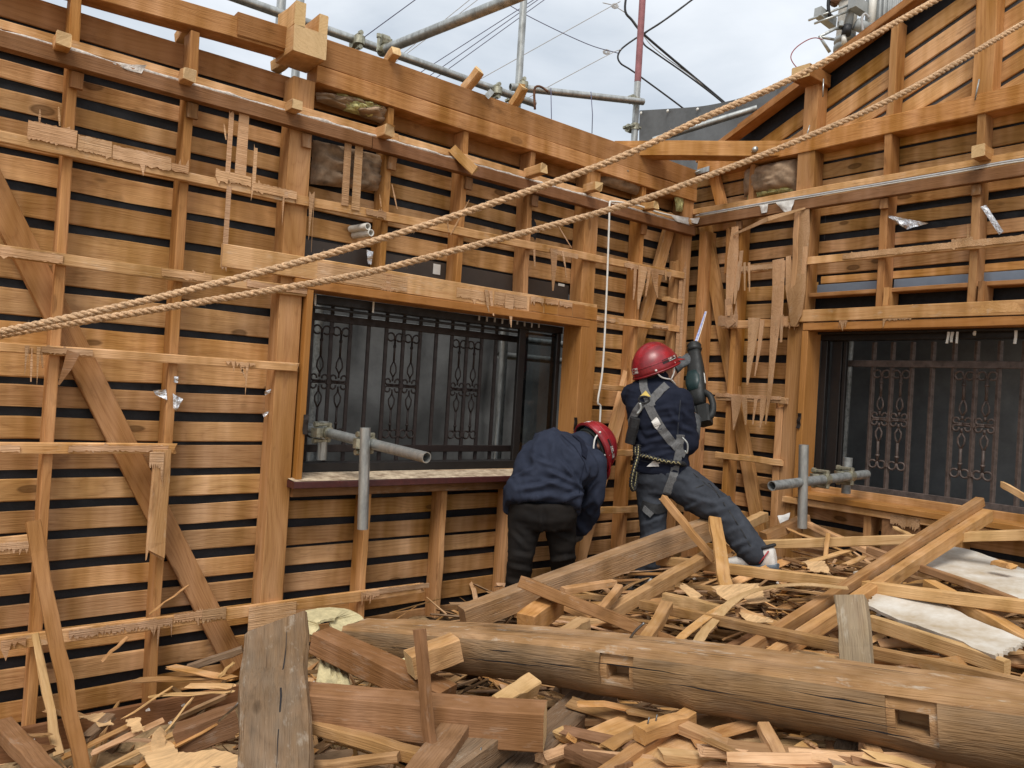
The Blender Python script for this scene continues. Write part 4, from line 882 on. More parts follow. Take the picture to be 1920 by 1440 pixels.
# ================================================================== insulation, small fittings on the walls
pillow('insulation_batt', [PL(592, 172, 3.46), PL(728, 200, 3.46), PL(727, 236, 3.46), PL(594, 190, 3.46)], .05, 'kraft', seed=1, label='crumpled brown insulation batt tucked under the head beam beside the left post', cat='insulation', wr=.032)
pillow('insulation_wool', [PL(630, 174, 3.45), PL(722, 205, 3.45), PL(695, 222, 3.45), PL(645, 208, 3.45)], .05, 'glasswool', seed=9, wr=.02, label='yellow glass wool spilling from the torn batt under the head beam', cat='insulation')
pillow('insulation_batt', [PL(586, 262, 3.48), PL(720, 292, 3.48), PL(716, 360, 3.48), PL(582, 345, 3.48)], .055, 'kraft', seed=3, label='crumpled brown insulation batt behind two thin laths, above the left window', cat='insulation', wr=.032)
pillow('insulation_batt', [PL(1128, 295, 3.46), PL(1205, 318, 3.46), PL(1198, 368, 3.46), PL(1126, 345, 3.46)], .055, 'kraft', seed=5, label='brown insulation batt left of the corner under the corner timber', cat='insulation')
pillow('insulation_batt', [PR(1398, 318, 4.31), PR(1498, 296, 4.31), PR(1495, 352, 4.31), PR(1395, 370, 4.31)], .075, 'kraft', seed=7, rag=.03, label='bulging brown insulation batt with torn lower edge, right of the corner', cat='insulation')
pillow('insulation_wool', [PR(1402, 362, 4.325), PR(1495, 346, 4.325), PR(1493, 360, 4.325), PR(1400, 378, 4.325)], .05, 'glasswool', seed=8, wr=.015, label='glass wool showing below the bulging batt right of the corner', cat='insulation')
pillow('insulation_wool', [PL(1262, 352, 3.42), PL(1282, 358, 3.42), PL(1278, 398, 3.42), PL(1268, 396, 3.42)], .02, 'glasswool', seed=8, wr=.01, label='small tuft of yellow glass wool hanging in the corner', cat='insulation')
def crumple(name, px, plane, off, mat, label, cat, group=None, amp=.012):
    pp = [(PL if plane == 'L' else PR)(x, y, off) for x, y in px]
    a, b, c, d = pp
    return sheet(name, [a, b, c, d], 8, 8, mat, None, amp=amp, fs_=26, seed=int(px[0][0]), label=label, cat=cat, group=group)
G_ = 'scraps of foil caught on the studs'
crumple('foil_scrap', [(287, 732), (312, 730), (313, 750), (292, 740)], 'L', 3.40, 'foil', 'crumpled foil scrap on the left face of the stud by the diagonal brace', 'foil', G_)
crumple('foil_scrap', [(324, 738), (343, 748), (330, 770), (325, 765)], 'L', 3.38, 'foil', 'drooping foil scrap on the right face of the stud by the diagonal brace', 'foil', G_)
crumple('foil_scrap', [(327, 706), (335, 706), (334, 718), (326, 717)], 'L', 3.39, 'foil', 'tiny foil scrap highest on the stud by the diagonal brace', 'foil', G_)
crumple('foil_scrap', [(496, 734), (510, 728), (508, 736), (497, 741)], 'L', 3.44, 'foil', 'upper foil scrap at the left side of the main post', 'foil', G_)
crumple('foil_scrap', [(492, 776), (507, 768), (505, 775), (494, 782)], 'L', 3.44, 'foil', 'lower foil scrap at the left side of the main post', 'foil', G_)
crumple('foil_scrap', [(688, 468), (699, 472), (697, 496), (690, 495)], 'L', 3.44, 'foil', 'small foil scrap beside the stud above the left window', 'foil', G_)
crumple('foil_scrap', [(1662, 403), (1740, 418), (1700, 430), (1690, 424)], 'R', 4.25, 'foil', 'large silvery foil scrap sticking out beside a stud of the right wall', 'foil', G_, amp=.02)
crumple('foil_scrap', [(1839, 388), (1849, 384), (1882, 434), (1873, 440)], 'R', 4.22, 'foil', 'long white folded foil strip hanging at the right wall', 'foil', G_, amp=.006)
for k, (px, lab) in enumerate((([(1258, 403), (1292, 408), (1290, 420), (1270, 416)], 'shred of white paper on the moulding left of the corner'), ([(1293, 410), (1312, 408), (1308, 420), (1298, 418)], 'shred of white paper on the moulding right at the corner'),
        ([(1425, 385), (1442, 382), (1438, 398), (1428, 400)], 'small shred of white paper on the cable of the right wall'), ([(1455, 380), (1490, 374), (1482, 400), (1468, 396)], 'larger shred of white paper on the cable of the right wall'))):
    crumple('paper_shred', px, 'L' if k == 0 else 'R', 3.345 if k == 0 else 4.18, 'paper_white', lab, 'paper', 'paper shreds on the ceiling line')
crumple('torn_paper', [(210, 118), (275, 122), (265, 138), (240, 132)], 'L', 3.35, 'caulk', 'torn flap of plaster paper on the dark moulding at the upper left', 'paper')
crumple('black_plastic_scrap', [(998, 398), (1008, 430), (1002, 452), (996, 440)], 'L', 3.44, 'felt', 'scrap of black plastic beside a stud under the head beam', 'plastic')
# pipe stubs and white cable on the left wall
PS = thing('pipe_stubs', 'pair of short white plastic pipe ends sticking out above the left window', 'pipe', tuple(PL(685, 430, 3.45)))
for (x, y) in ((683, 423), (689, 435)):
    a = PL(x, y, 3.36); pipe('pipe_end', a + V((0, .14, 0)), a + V((.02, 0, 0)), .017, 'white_plastic', PS)
tube('wire_binding', [PL(672, 428, 3.42), PL(690, 434, 3.40)], .004, 'cable_black', PS)
wcp = [(1290, 410, 3.36), (1240, 400, 3.35), (1195, 385, 3.345), (1150, 378, 3.34), (1143, 384, 3.33), (1142, 420, 3.33), (1137, 560, 3.33), (1130, 690, 3.33), (1121, 752, 3.33), (1126, 765, 3.33), (1122, 830, 3.33)]
tube('white_cable', spline([PL(x, y, v) for x, y, v in wcp], 5), .0062, 'white_plastic', None, n=8, origin=PL(1143, 384), label='white cable running down the left wall beside the window to the bent worker', cat='cable')
sp = thing('steel_strap', 'galvanised steel strap plate bolted to the tie beam at the corner', 'bracket', tuple(PR(1315, 322)))
a, b = PR(1294, 327, 4.222), PR(1330, 316, 4.222); timber('plate', a, b, .003, .036, 'galvanised', sp, segs=1, jit=0.0002); tube('bolt', [PR(1296, 327, 4.21), PR(1312, 320, 4.21)], .006, 'galvanised', sp)
p = P(1414, 282, 4.83); tube('anchor_nut', [p, p - _f * .03], .018, 'galvanised', None, n=6, label='square nut and washer in the corner timber near its right end', cat='bolt')
for k, (x0, y0, x1, y1, lab) in enumerate(((1544, 148, 1543, 182, 'staple nail in the gable post below the purlin end'), (1518, 235, 1511, 262, 'staple nail between gable post and tie beam, near the corner'), (1836, 149, 1828, 188, 'staple nail between the right gable post and the tie beam'))):
    tube('staple_nail', [PR(x0, y0, 4.215), PR((x0+x1)/2, (y0+y1)/2, 4.205), PR(x1, y1, 4.215)], .004, 'galvanised', None, n=6, label=lab, cat='nail', group='iron staples on the right wall')
# stubs of rafters rising over the head beam
for (x0, y0, x1, y1, w, lab) in ((728, 118, 745, 92, .045, 'short broken rafter stub on the head beam next to the slanting pole'), (872, 168, 900, 130, .045, 'broken rafter stub standing mid way along the head beam'), (962, 198, 984, 160, .045, 'broken rafter stub on the head beam below the bare upright pole')):
    a = PL(x0, y0, 3.44); b = PL(x1, y1, 3.34); timber('rafter_stub', a, b, w, w, 'wood_strip', None, segs=2, jit=.003, jag=(0, .02), endmat='wood_end', label=lab, cat='timber', group='rafter stubs on the head beam')
for (x0, y0, x1, y1, lab) in ((338, 75, 352, 52, 'small offcut visible through the slot under the upper left beam'), (515, 128, 536, 112, 'small offcut lodged left of the main post under the upper beam')):
    a = PL(x0, y0, 3.58); b = PL(x1, y1, 3.50); timber('rafter_stub', a, b, .045, .05, 'wood_strip', None, segs=2, jit=.003, endmat='wood_end', label=lab, cat='timber', group='rafter stubs on the head beam')
p = PL(912, 182, 3.38); timber('steel_tag', p, p + V((.03, -.01, .04)), .003, .03, 'galvanised', None, segs=1, label='small square steel washer plate on the head beam', cat='bracket')
# ================================================================== loose timbers and debris on the heap
def deb(name, label, a, b, w, h, mat='wood_debris', up=None, group='timbers thrown on the heap', cat='timber', roll=0, **kw):
    p0, p1 = P(*a), P(*b)
    if up is None and roll:
        x = (p1 - p0).normalized(); up = V((0, 0, 1)); up = up - x * up.dot(x); up.normalize(); up.rotate(Quaternion(x, math.radians(roll)))
    kw.setdefault('segs', 5); kw.setdefault('jit', .0025)
    return timber(name, p0, p1, w, h, mat, None, up, label=label, cat=cat, group=group, kind='thing', **kw)
def nails(ob, pts, ln=.05, d=(0, 0, 1)):
    for (x, y, w) in pts:
        p = P(x, y, w); tube('nail', [p, p + V(d) * ln * .5, p + V(d) * ln + V((.004, 0, 0))], .0022, 'nail', ob, n=5)

# --- the big log: round underneath, hewn flat on top
l0, l1 = P(668, 1188, 3.02), P(2010, 1362, 1.80)
Lg = (l1 - l0).length; mw = frame(l0, l1, (0, 0, 1)); NS, NR = 60, 28; vs, fs, mi = [], [], []
LKN = [((.14 - .5) * Lg, math.pi * 1.05, .10), ((.30 - .5) * Lg, math.pi * 1.0, .09), ((.47 - .5) * Lg, math.pi * 1.25, .10), ((.62 - .5) * Lg, math.pi * 1.2, .13), ((.88 - .5) * Lg, math.pi * 1.1, .10), ((.22 - .5) * Lg, math.pi * .1, .1)]
for i in range(NS + 1):
    t = i / NS; x = (t - .5) * Lg; r = .092 + .026 * t; bow = .030 * math.sin(t * math.pi) * (1 if t < .5 else 1)
    for j in range(NR):
        a = 2 * math.pi * j / NR; kb = sum(h * math.exp(-((x - xk) / .05) ** 2 - ((math.atan2(math.sin(a - ak), math.cos(a - ak))) / .35) ** 2) for xk, ak, h in LKN); k = 1 + kb + .07 * noise.noise(V((x * 2.2, math.cos(a) * 1.3, math.sin(a) * 1.3))) + .02 * noise.noise(V((x * 7, math.cos(a) * 4, math.sin(a) * 4)))
        y, z = r * k * math.cos(a), r * k * math.sin(a)
        z = min(z, r * .60 + .004 * noise.noise(V((x * 5, y * 9, 2)))); 
        if i == 0: x_ = x + .02 * noise.noise(V((y * 30, z * 30, 0)))
        else: x_ = x
        vs.append((x_, y + .012 * math.sin(t * 5), z + bow - .01))
# mortises cut into the side: two pockets
def is_mort(i, j): return any(i0 <= i < i1 and j0 <= j < j1 for (i0, i1, j0, j1) in ((25, 28, 14, 17), (44, 48, 14, 17)))
cam_side = mw.inverted().to_3x3() @ (CAM - (l0 + l1) / 2); sgn = 1 if cam_side.y > 0 else -1
js = []
for i in range(NS):
    for j in range(NR):
        q = (i * NR + j, i * NR + (j + 1) % NR, (i + 1) * NR + (j + 1) % NR, (i + 1) * NR + j)
        fs.append(q); a = 2 * math.pi * (j + .5) / NR; mi.append(1 if .17 < (a / math.pi) < .83 else 0)
fs.append(tuple(range(NR - 1, -1, -1))); mi.append(1); fs.append(tuple(NS * NR + j for j in range(NR))); mi.append(1)
me = bpy.data.meshes.new('log'); me.from_pydata(vs, [], fs); me.update()
for n_ in ('wood_log', 'wood_log_flat', 'wood_end'): me.materials.append(MATS[n_])
for p_, k in zip(me.polygons, mi): p_.material_index = k; p_.use_smooth = True
bm = bmesh.new(); bm.from_mesh(me); ALLF = list(bm.faces)
# inset pockets facing the camera
ctr_j = [j for j in range(NR) if (sgn * math.cos(2 * math.pi * (j + .5) / NR) > .80)]
for i0, i1 in ((29, 32), (50, 53)):
    sel = [ALLF[i * NR + j] for i in range(i0, i1) for j in ctr_j if math.sin(2 * math.pi * (j + .5) / NR) < .5 and math.sin(2*math.pi*(j+.5)/NR) > -.35]
    if sel:
        r_ = bmesh.ops.extrude_face_region(bm, geom=sel); vv = [g for g in r_['geom'] if isinstance(g, bmesh.types.BMVert)]
        newf = [g for g in r_['geom'] if isinstance(g, bmesh.types.BMFace)]
        bmesh.ops.delete(bm, geom=[f for f in sel if f.is_valid], context='FACES')
        for q in vv: q.co.y -= sgn * .012
        for f in newf: f.material_index = 1
        inner = newf[:]
        r2 = bmesh.ops.extrude_face_region(bm, geom=inner); v2 = [g for g in r2['geom'] if isinstance(g, bmesh.types.BMVert)]
        f2 = [g for g in r2['geom'] if isinstance(g, bmesh.types.BMFace)]
        bmesh.ops.delete(bm, geom=[f for f in inner if f.is_valid], context='FACES')
        cy = sum((q.co for q in v2), V()) / len(v2)
        for q in v2: q.co = cy + V((0, 0, -.008)) + V(((q.co.x - cy.x) * .66, (q.co.y - cy.y) * .3, (q.co.z - cy.z) * .5))
        r3 = bmesh.ops.extrude_face_region(bm, geom=f2); v3 = [g for g in r3['geom'] if isinstance(g, bmesh.types.BMVert)]; f3 = [g for g in r3['geom'] if isinstance(g, bmesh.types.BMFace)]
        bmesh.ops.delete(bm, geom=[f for f in f2 if f.is_valid], context='FACES'); f2 = f3
        for q in v3: q.co.y -= sgn * .07
        for f in f2: f.material_index = 1
for e in bm.edges:
    if len(e.link_faces) == 2 and e.calc_face_angle(0) > math.radians(34): e.smooth = False
bm.to_mesh(me); bm.free()
LOG = link('log', me, None, None, mw, 'long hewn log with mortises lying across the heap in the foreground', 'log', None)
RC = random.Random(3)                                # drying cracks along the log
for q in range(16):
    x0 = RC.uniform(-.46, .40) * Lg; ln = RC.uniform(.12, .5); yy = RC.uniform(-.06, .06) if q < 7 else None; zz = None if q < 7 else RC.uniform(-.05, .03); F = []
    for i in range(9):
        x = x0 + ln * i / 8; tt = x / Lg + .5; rr = .092 + .026 * tt; bow = .030 * math.sin(tt * math.pi) - .01; hw = .0022 * (1 - abs(i - 4) / 4.3); jj = .004 * noise.noise(V((x * 14, q, 0)))
        if yy is not None: a, b = (x, yy + jj - hw, rr * .60 + bow + .0052), (x, yy + jj + hw, rr * .60 + bow + .0052)
        else:
            zq = zz + jj; yq = sgn * (math.sqrt(max(1e-4, rr * rr - zq * zq)) * 1.06 + .004); o_ = .012 * math.sin(tt * 5); a, b = (x, yq + o_, zq + bow - hw), (x, yq + o_, zq + bow + hw)
        F += [mw @ V(a), mw @ V(b)]
    mesh_obj('crack', F, [(2*i, 2*i + 1, 2*i + 3, 2*i + 2) for i in range(8)], 'felt', LOG)
vs, fs = tube_data(spline([P(1172, 1232, 2.47), P(1178, 1205, 2.46), P(1190, 1185, 2.45), P(1208, 1168, 2.44)], 5), .004, 6); mesh_obj('bent_spike', vs, fs, 'nail', LOG, smooth=True)
vs, fs = tube_data(spline([P(800, 1220, 2.75), P(822, 1212, 2.72), P(840, 1194, 2.70), P(853, 1187, 2.70)], 5), .004, 6); mesh_obj('bent_spike', vs, fs, 'galvanised', LOG, smooth=True)

# --- left part
ob = deb('batten', 'rough reddish batten leaning nearly upright in front of the left wall', (60, 978, 2.78), (160, 1465, 2.60), .020, .046, 'wood_board_brown', up=(1, 0, 0), segs=8, jit=.004, cat='batten')
deb('stake', 'thin pale split stake leaning beside the rough reddish batten', (66, 1188, 2.88), (110, 1415, 2.72), .012, .022, 'wood_pale', up=(1, 0, 0), taper=1.6, cat='stake', segs=6, jit=.003)
deb('timber_offcut', 'dark brown squared timber at the lower left corner of the picture', (2, 1360, 2.72), (98, 1462, 2.40), .062, .050, 'wood_debris_brown')
p0, p1 = PL(-60, 1322, 3.22), PL(448, 1262, 3.24); p0.z = p1.z = .085
timber('base_plank', p0, p1, .020, .125, 'wood_strip_dark', None, segs=5, label='long reddish brown plank on edge along the foot of the left wall', cat='plank')
_a, _b = P(516, 1195, 2.42), P(512, 1490, 1.95); _yl = V((0, 0, 1)).cross((_b - _a).normalized()); SKW = .045 if _yl.dot(IX) < 0 else -.045
ob = deb('beam', 'broad brown weathered beam with a long crack, pointing at the camera left of centre', (516, 1195, 2.42), (512, 1490, 1.95), .185, .13, 'wood_weathered', segs=9, jit=.005, bev=.012, skew=(SKW, 0))
for pts in ([(482, 1188), (486, 1230), (498, 1280), (491, 1300), (494, 1345), (500, 1380), (497, 1420)],):
    pass
wm = ob.matrix_basis; T = [(-.24, .030), (-.15, .027), (-.08, .020), (-.05, .012), (.02, .014), (.10, .010), (.17, .006), (.25, .004)]
F = [];
for i, (x, y) in enumerate(T):
    hw = .0028 * (1 - abs(i - 3.5) / 4.2); F += [wm @ V((x, y - hw, .0668)), wm @ V((x, y + hw, .0668))]
mesh_obj('crack', F, [(2*i, 2*i + 1, 2*i + 3, 2*i + 2) for i in range(len(T) - 1)], 'felt', ob)
nails(ob, [(440, 1325, 2.2)], .05, (.7, .3, .4)); tube('staple', spline([P(411, 1352, 2.3), P(430, 1335, 2.22), P(452, 1318, 2.18), P(469, 1312, 2.18)], 4), .004, 'nail', ob, n=6)
ob = deb('beam', 'reddish squared beam sloping down to the right behind the upright stake', (600, 1200, 2.78), (838, 1312, 2.52), .10, .075, 'wood_debris_brown')
ob = deb('beam', 'dark squared beam with a pale sawn end lying level left of the log', (540, 1322, 2.24), (1022, 1362, 2.14), .10, .105, 'wood_debris_brown', endmat='wood_end', jit=.002)
deb('stake', 'slim brown stake standing upright in front of the level beam', (786, 1180, 2.08), (808, 1412, 2.03), .024, .030, 'wood_debris_brown', cat='stake')
ob = deb('beam', 'thick grey beam with a dimpled top face running under the log', (1128, 1305, 2.62), (945, 1478, 2.12), .115, .105, 'wood_weathered', jit=.003)
deb('timber_offcut', 'short brown timber with a chamfered end near the lower edge, left of centre', (862, 1365, 2.16), (785, 1468, 1.90), .080, .060, 'wood_debris_brown', jag=(.03, 0))
ob = deb('beam', 'greyish beam with a bent nail under the level beam near the lower edge', (945, 1375, 2.22), (815, 1472, 1.96), .095, .08, 'wood_weathered'); nails(ob, [(897, 1425, 2.05)], .035, (.1, 0, .9))
deb('batten', 'bright orange batten sloping right under the level beam', (560, 1352, 2.2), (800, 1422, 2.08), .040, .034, 'wood_debris', cat='batten')
deb('batten', 'thin batten near the lower edge right of the weathered beam', (585, 1438, 2.08), (748, 1420, 2.05), .030, .022, 'wood_debris', cat='batten')
ob = deb('timber_offcut', 'short pale ended block resting against the front of the log', (768, 1248, 2.52), (856, 1212, 2.60), .075, .080, 'wood_debris', endmat='wood_end')
deb('timber_offcut', 'small wedge cut offcut lying on the end of the level beam', (930, 1322, 2.20), (997, 1283, 2.36), .045, .042, 'wood_pale', taper=1.2, roll=20)
deb('timber_offcut', 'short block with a pale sawn face among the laths at lower left', (335, 1388, 2.60), (450, 1345, 2.65), .085, .09, 'wood_debris_brown', endmat='wood_end')
deb('batten', 'grey batten sloping up to the right behind the weathered beam', (352, 1252, 3.0), (455, 1218, 3.05), .03, .025, 'wood_weathered', cat='batten')
for k, (a, b, w, h, mt_, lab) in enumerate((
        ((175, 1452, 2.55), (432, 1325, 2.72), .032, .010, 'wood_pale', 'long pale lath sloping up to the weathered beam'),
        ((240, 1448, 2.5), (420, 1345, 2.62), .040, .008, 'wood_debris', 'wide lath beside the long pale one'),
        ((110, 1425, 2.6), (245, 1358, 2.72), .030, .008, 'wood_debris', 'short lath pointing to the block with a sawn face'),
        ((165, 1415, 2.62), (310, 1348, 2.72), .045, .007, 'wood_torn', 'torn panel strip in the middle of the lower left laths'),
        ((250, 1274, 2.98), (442, 1270, 2.9), .050, .007, 'wood_debris', 'level lath ending at the top of the weathered beam'),
        ((316, 1250, 2.98), (440, 1272, 2.86), .045, .007, 'wood_strip', 'lath tilted down towards the weathered beam'),
        ((345, 1284, 2.86), (442, 1288, 2.78), .045, .008, 'wood_pale', 'short pale lath just left of the weathered beam'),
        ((280, 1305, 2.88), (440, 1297, 2.76), .025, .006, 'wood_pale', 'narrow pale lath below the level lath'),
        ((85, 1330, 2.86), (160, 1345, 2.80), .035, .008, 'wood_debris', 'stubby lath near the foot of the leaning batten'),
        ((150, 1392, 2.65), (212, 1340, 2.78), .04, .02, 'wood_weathered', 'grey stick lying beside the leaning batten'),
        ((20, 1380, 2.7), (100, 1378, 2.7), .02, .006, 'wood_debris', 'thin lath between the dark squared timber and the stake'),
        ((50, 1400, 2.65), (98, 1412, 2.6), .05, .018, 'wood_debris_brown', 'dark stub between the dark squared timber and the stake'),
        ((225, 1352, 2.78), (325, 1288, 2.86), .008, .006, 'wood_pale', 'splinter rising from the lower left laths'),
        ((300, 1385, 2.62), (365, 1305, 2.76), .008, .006, 'wood_pale', 'second splinter rising towards the weathered beam'),
        ((410, 1272, 2.86), (440, 1238, 2.9), .012, .008, 'wood_pale', 'thin stick crossing the laths left of the weathered beam'))):
    deb('lath', lab, a, b, w, h, mt_, group='laths lying at the foot of the left wall', cat='lath', segs=4, jit=.003, jag=(.03, .03))
deb('lath', 'thin stick leaning on the lowest batten of the left wall', (355, 1097, 3.15), (280, 1150, 3.1), .022, .006, 'wood_debris', cat='lath', group='laths lying at the foot of the left wall')
deb('lath', 'split stick hanging below the lowest batten of the left wall', (240, 1195, 3.12), (190, 1240, 3.05), .022, .006, 'wood_debris', cat='lath', group='laths lying at the foot of the left wall')

# --- centre and right
ob = deb('beam', 'long beam with a grey top edge sloping up to the right past both workers', (868, 1160, 3.46), (1345, 985, 4.08), .085, .105, 'wood_beam_aged', jit=.004)
ob = deb('plank', 'thick dark brown plank sloping down to the right behind the log', (982, 1092, 3.28), (1318, 1228, 2.84), .085, .048, 'wood_debris_brown', roll=-18, cat='plank')
deb('batten', 'batten with a broken pale tip standing before the stretched leg of the worker', (1240, 930, 3.78), (1340, 1050, 3.62), .032, .032, 'wood_debris', cat='batten', jag=(.02, 0), endmat='wood_pale')
deb('plank', 'short rough plank propped upright beside the shoe of the sawing worker', (1341, 972, 3.62), (1364, 1125, 3.32), .020, .060, 'wood_debris', up=(1, -.5, 0), cat='plank', jit=.005, segs=7)
deb('beam', 'double batten sloping down to the left under the propped plank', (1332, 1040, 3.72), (1140, 1152, 3.30), .050, .055, 'wood_debris')
deb('batten', 'long pale batten passing right under the white shoe to the right edge', (1235, 1050, 4.0), (1950, 1142, 2.56), .045, .045, 'wood_pale', cat='batten')
deb('batten', 'pale batten lying nearly level from the shoe to the right edge', (1425, 1021, 3.95), (1960, 1002, 3.2), .040, .042, 'wood_pale', cat='batten')
deb('batten', 'upper of two brown battens crossing diagonally from the right sill to the log', (1838, 940, 3.55), (1388, 1228, 2.72), .040, .040, 'wood_debris', cat='batten')
deb('batten', 'lower of two brown battens crossing diagonally from the right sill to the log', (1852, 966, 3.52), (1436, 1238, 2.68), .042, .055, 'wood_debris', cat='batten')
deb('batten', 'dark thin batten sloping right across the white boards', (1628, 1030, 3.40), (1905, 1128, 2.86), .028, .030, 'wood_debris_brown', cat='batten')
deb('batten', 'thick batten sloping down over the front white board to the right edge', (1742, 1097, 2.98), (1950, 1218, 2.46), .050, .045, 'wood_debris', cat='batten')
deb('timber_block', 'short weathered block standing on end behind the log', (1597, 1122, 2.42), (1612, 1285, 2.30), .088, .085, 'wood_block', up=(.3, -1, 0), endmat='wood_block', cat='timber')
deb('batten', 'long batten running down behind the standing block to the right edge', (1203, 1132, 3.22), (1950, 1290, 2.14), .036, .036, 'wood_debris', cat='batten')
deb('batten', 'short pale batten with a greenish mark near the middle of the heap', (1245, 1122, 3.3), (1350, 1145, 3.12), .032, .05, 'wood_pale', cat='batten')
deb('timber_offcut', 'small offcut lying steeply between the dark plank and the double batten', (1162, 1102, 3.35), (1125, 1145, 3.18), .036, .03, 'wood_debris')
deb('timber_offcut', 'stubby stick leaning against the dark brown plank above the log', (1252, 1135, 3.05), (1203, 1212, 2.82), .045, .035, 'wood_debris')
deb('timber_offcut', 'light thin piece lying on the long grey edged beam', (1055, 1108, 3.45), (1152, 1093, 3.6), .04, .03, 'wood_strip')
deb('timber_offcut', 'thick broken timber end just above the left half of the log', (985, 1170, 3.1), (1045, 1128, 3.3), .085, .08, 'wood_debris', jag=(0, .03))
deb('timber_offcut', 'light block between the log and the dark brown plank', (1060, 1192, 2.95), (1098, 1168, 3.05), .05, .05, 'wood_pale')
ob = deb('timber_offcut', 'double stub of batten beside the open pipe end', (1432, 1008, 3.95), (1512, 972, 4.1), .05, .05, 'wood_debris')
deb('timber_offcut', 'stub of timber just right of the trouser hem', (1395, 985, 4.2), (1432, 968, 4.4), .05, .05, 'wood_pale')
deb('batten', 'batten sloping right below the pipe of the right window', (1505, 978, 4.1), (1650, 1045, 3.8), .036, .03, 'wood_debris', cat='batten')
deb('batten', 'narrow batten among the laths right of the shoe', (1500, 1028, 3.9), (1655, 1065, 3.5), .03, .02, 'wood_debris', cat='batten')
deb('stake', 'small upright stick right of the white shoe', (1553, 1002, 3.72), (1546, 1055, 3.6), .02, .02, 'wood_debris', cat='stake')
deb('lath', 'yellowish broken lath sticking in at the right edge below the grille', (1875, 905, 3.3), (1960, 955, 3.1), .010, .03, 'wood_pale', cat='lath', jag=(.03, 0))
for k, (a, b, w, h, mt_, lab) in enumerate((
        ((1475, 990, 4.0), (1600, 1040, 3.75), .03, .01, 'wood_debris', 'lath just below the stub of batten at the pipe end'),
        ((1600, 1030, 3.7), (1500, 1060, 3.5), .03, .01, 'wood_pale', 'lath crossing towards the white shoe'),
        ((1470, 1045, 3.6), (1560, 1075, 3.45), .04, .008, 'wood_debris_brown', 'dark lath right behind the white shoe'),
        ((1580, 1062, 3.45), (1622, 1042, 3.55), .03, .012, 'wood_strip', 'short lath leaning by the small upright stick'),
        ((1675, 988, 3.9), (1720, 1012, 3.7), .03, .012, 'wood_pale', 'splintered lath under the right window'),
        ((1860, 1052, 3.2), (1905, 1065, 3.1), .04, .02, 'wood_debris', 'small broken lath on the rear white board'))):
    deb('lath', lab, a, b, w, h, mt_, group='laths on the heap by the shoe', cat='lath', segs=4, jit=.003, jag=(.03, .03))
# below the log
ob = deb('batten', 'short batten with two upright nails under the log', (1200, 1378, 2.08), (1295, 1345, 2.2), .045, .040, 'wood_debris', cat='batten'); nails(ob, [(1214, 1368, 2.1), (1229, 1363, 2.12)], .033)
deb('plank', 'wide brown plank under the log running to the lower edge', (1180, 1470, 1.98), (1420, 1352, 2.3), .17, .05, 'wood_debris', cat='plank')
deb('plank', 'split pale plank lying left of the nailed batten under the log', (1098, 1395, 2.2), (1200, 1352, 2.35), .10, .022, 'wood_strip', cat='plank')
deb('plank', 'brown plank below the split pale plank', (1075, 1405, 2.15), (1170, 1445, 2.0), .07, .03, 'wood_debris_brown', cat='plank')
deb('batten', 'batten pointing at the camera between nailed batten and wide plank', (1120, 1460, 1.96), (1275, 1358, 2.22), .035, .03, 'wood_debris', cat='batten')
deb('stake', 'brown stick falling steeply from the log at the lower edge', (1432, 1362, 2.08), (1490, 1470, 1.9), .035, .03, 'wood_debris', cat='stake')
deb('batten', 'pale batten under the right half of the log running to the lower edge', (1612, 1388, 2.0), (1860, 1452, 1.85), .040, .036, 'wood_debris', cat='batten')
deb('timber_offcut', 'small block beside the steep brown stick at the lower edge', (1472, 1425, 2.0), (1524, 1400, 2.05), .035, .03, 'wood_pale')
deb('timber_offcut', 'greyish block standing under the log right of the steep stick', (1575, 1430, 2.02), (1608, 1378, 2.1), .055, .05, 'wood_weathered')
deb('timber_offcut', 'pale stub at the lower edge below the greyish block', (1650, 1462, 1.95), (1662, 1425, 1.98), .03, .03, 'wood_pale')
deb('timber_offcut', 'reddish stub under the second mortise of the log', (1750, 1425, 1.9), (1810, 1412, 1.95), .05, .04, 'wood_debris_brown')

# --- bent laths, veneers, boards, insulation
def ribbon(name, label, px, width, mat, cat, side=(0, 0, 1), th=.003, group=None, twist=0.0):
    c = spline([P(*q) for q in px], 8); vs, fs = [], []
    for i, p in enumerate(c):
        d = (c[min(i + 1, len(c) - 1)] - c[max(i - 1, 0)]).normalized(); s = d.cross(V(side)).normalized(); s.rotate(Quaternion(d, twist * i / len(c))); n = s.cross(d).normalized()
        e = width / 2 * (1 - .25 * abs(noise.noise(V((i * .3, 0, 7)))))
        vs += [p - s * e, p + s * e, p + s * e - n * th, p - s * e - n * th]
    for i in range(len(c) - 1):
        a = 4 * i
        for k in range(4): fs.append((a + k, a + (k + 1) % 4, a + 4 + (k + 1) % 4, a + 4 + k))
    fs += [(3, 2, 1, 0), tuple(4 * (len(c) - 1) + k for k in range(4))]
    return mesh_obj(name, vs, fs, mat, origin=c[0], label=label, cat=cat, group=group)
ribbon('bent_lath', 'long thin lath bending over the middle of the heap behind the log', [(1590, 1102, 2.9), (1500, 1095, 2.95), (1420, 1105, 3.0), (1370, 1130, 2.98), (1320, 1185, 2.88), (1300, 1222, 2.82)], .045, 'wood_pale', 'lath', group='bent laths')
ribbon('bent_lath', 'shorter lath bending down beside the long bent one', [(1395, 1122, 3.0), (1350, 1140, 2.98), (1300, 1175, 2.9), (1265, 1205, 2.85)], .040, 'wood_strip', 'lath', group='bent laths')
ribbon('curled_veneer', 'curled sheet of thin veneer in front of the block at lower left', [(285, 1395, 2.55), (300, 1408, 2.5), (310, 1425, 2.46), (345, 1430, 2.44), (400, 1425, 2.42), (442, 1440, 2.38)], .10, 'veneer', 'veneer', side=(0, -.4, 1))
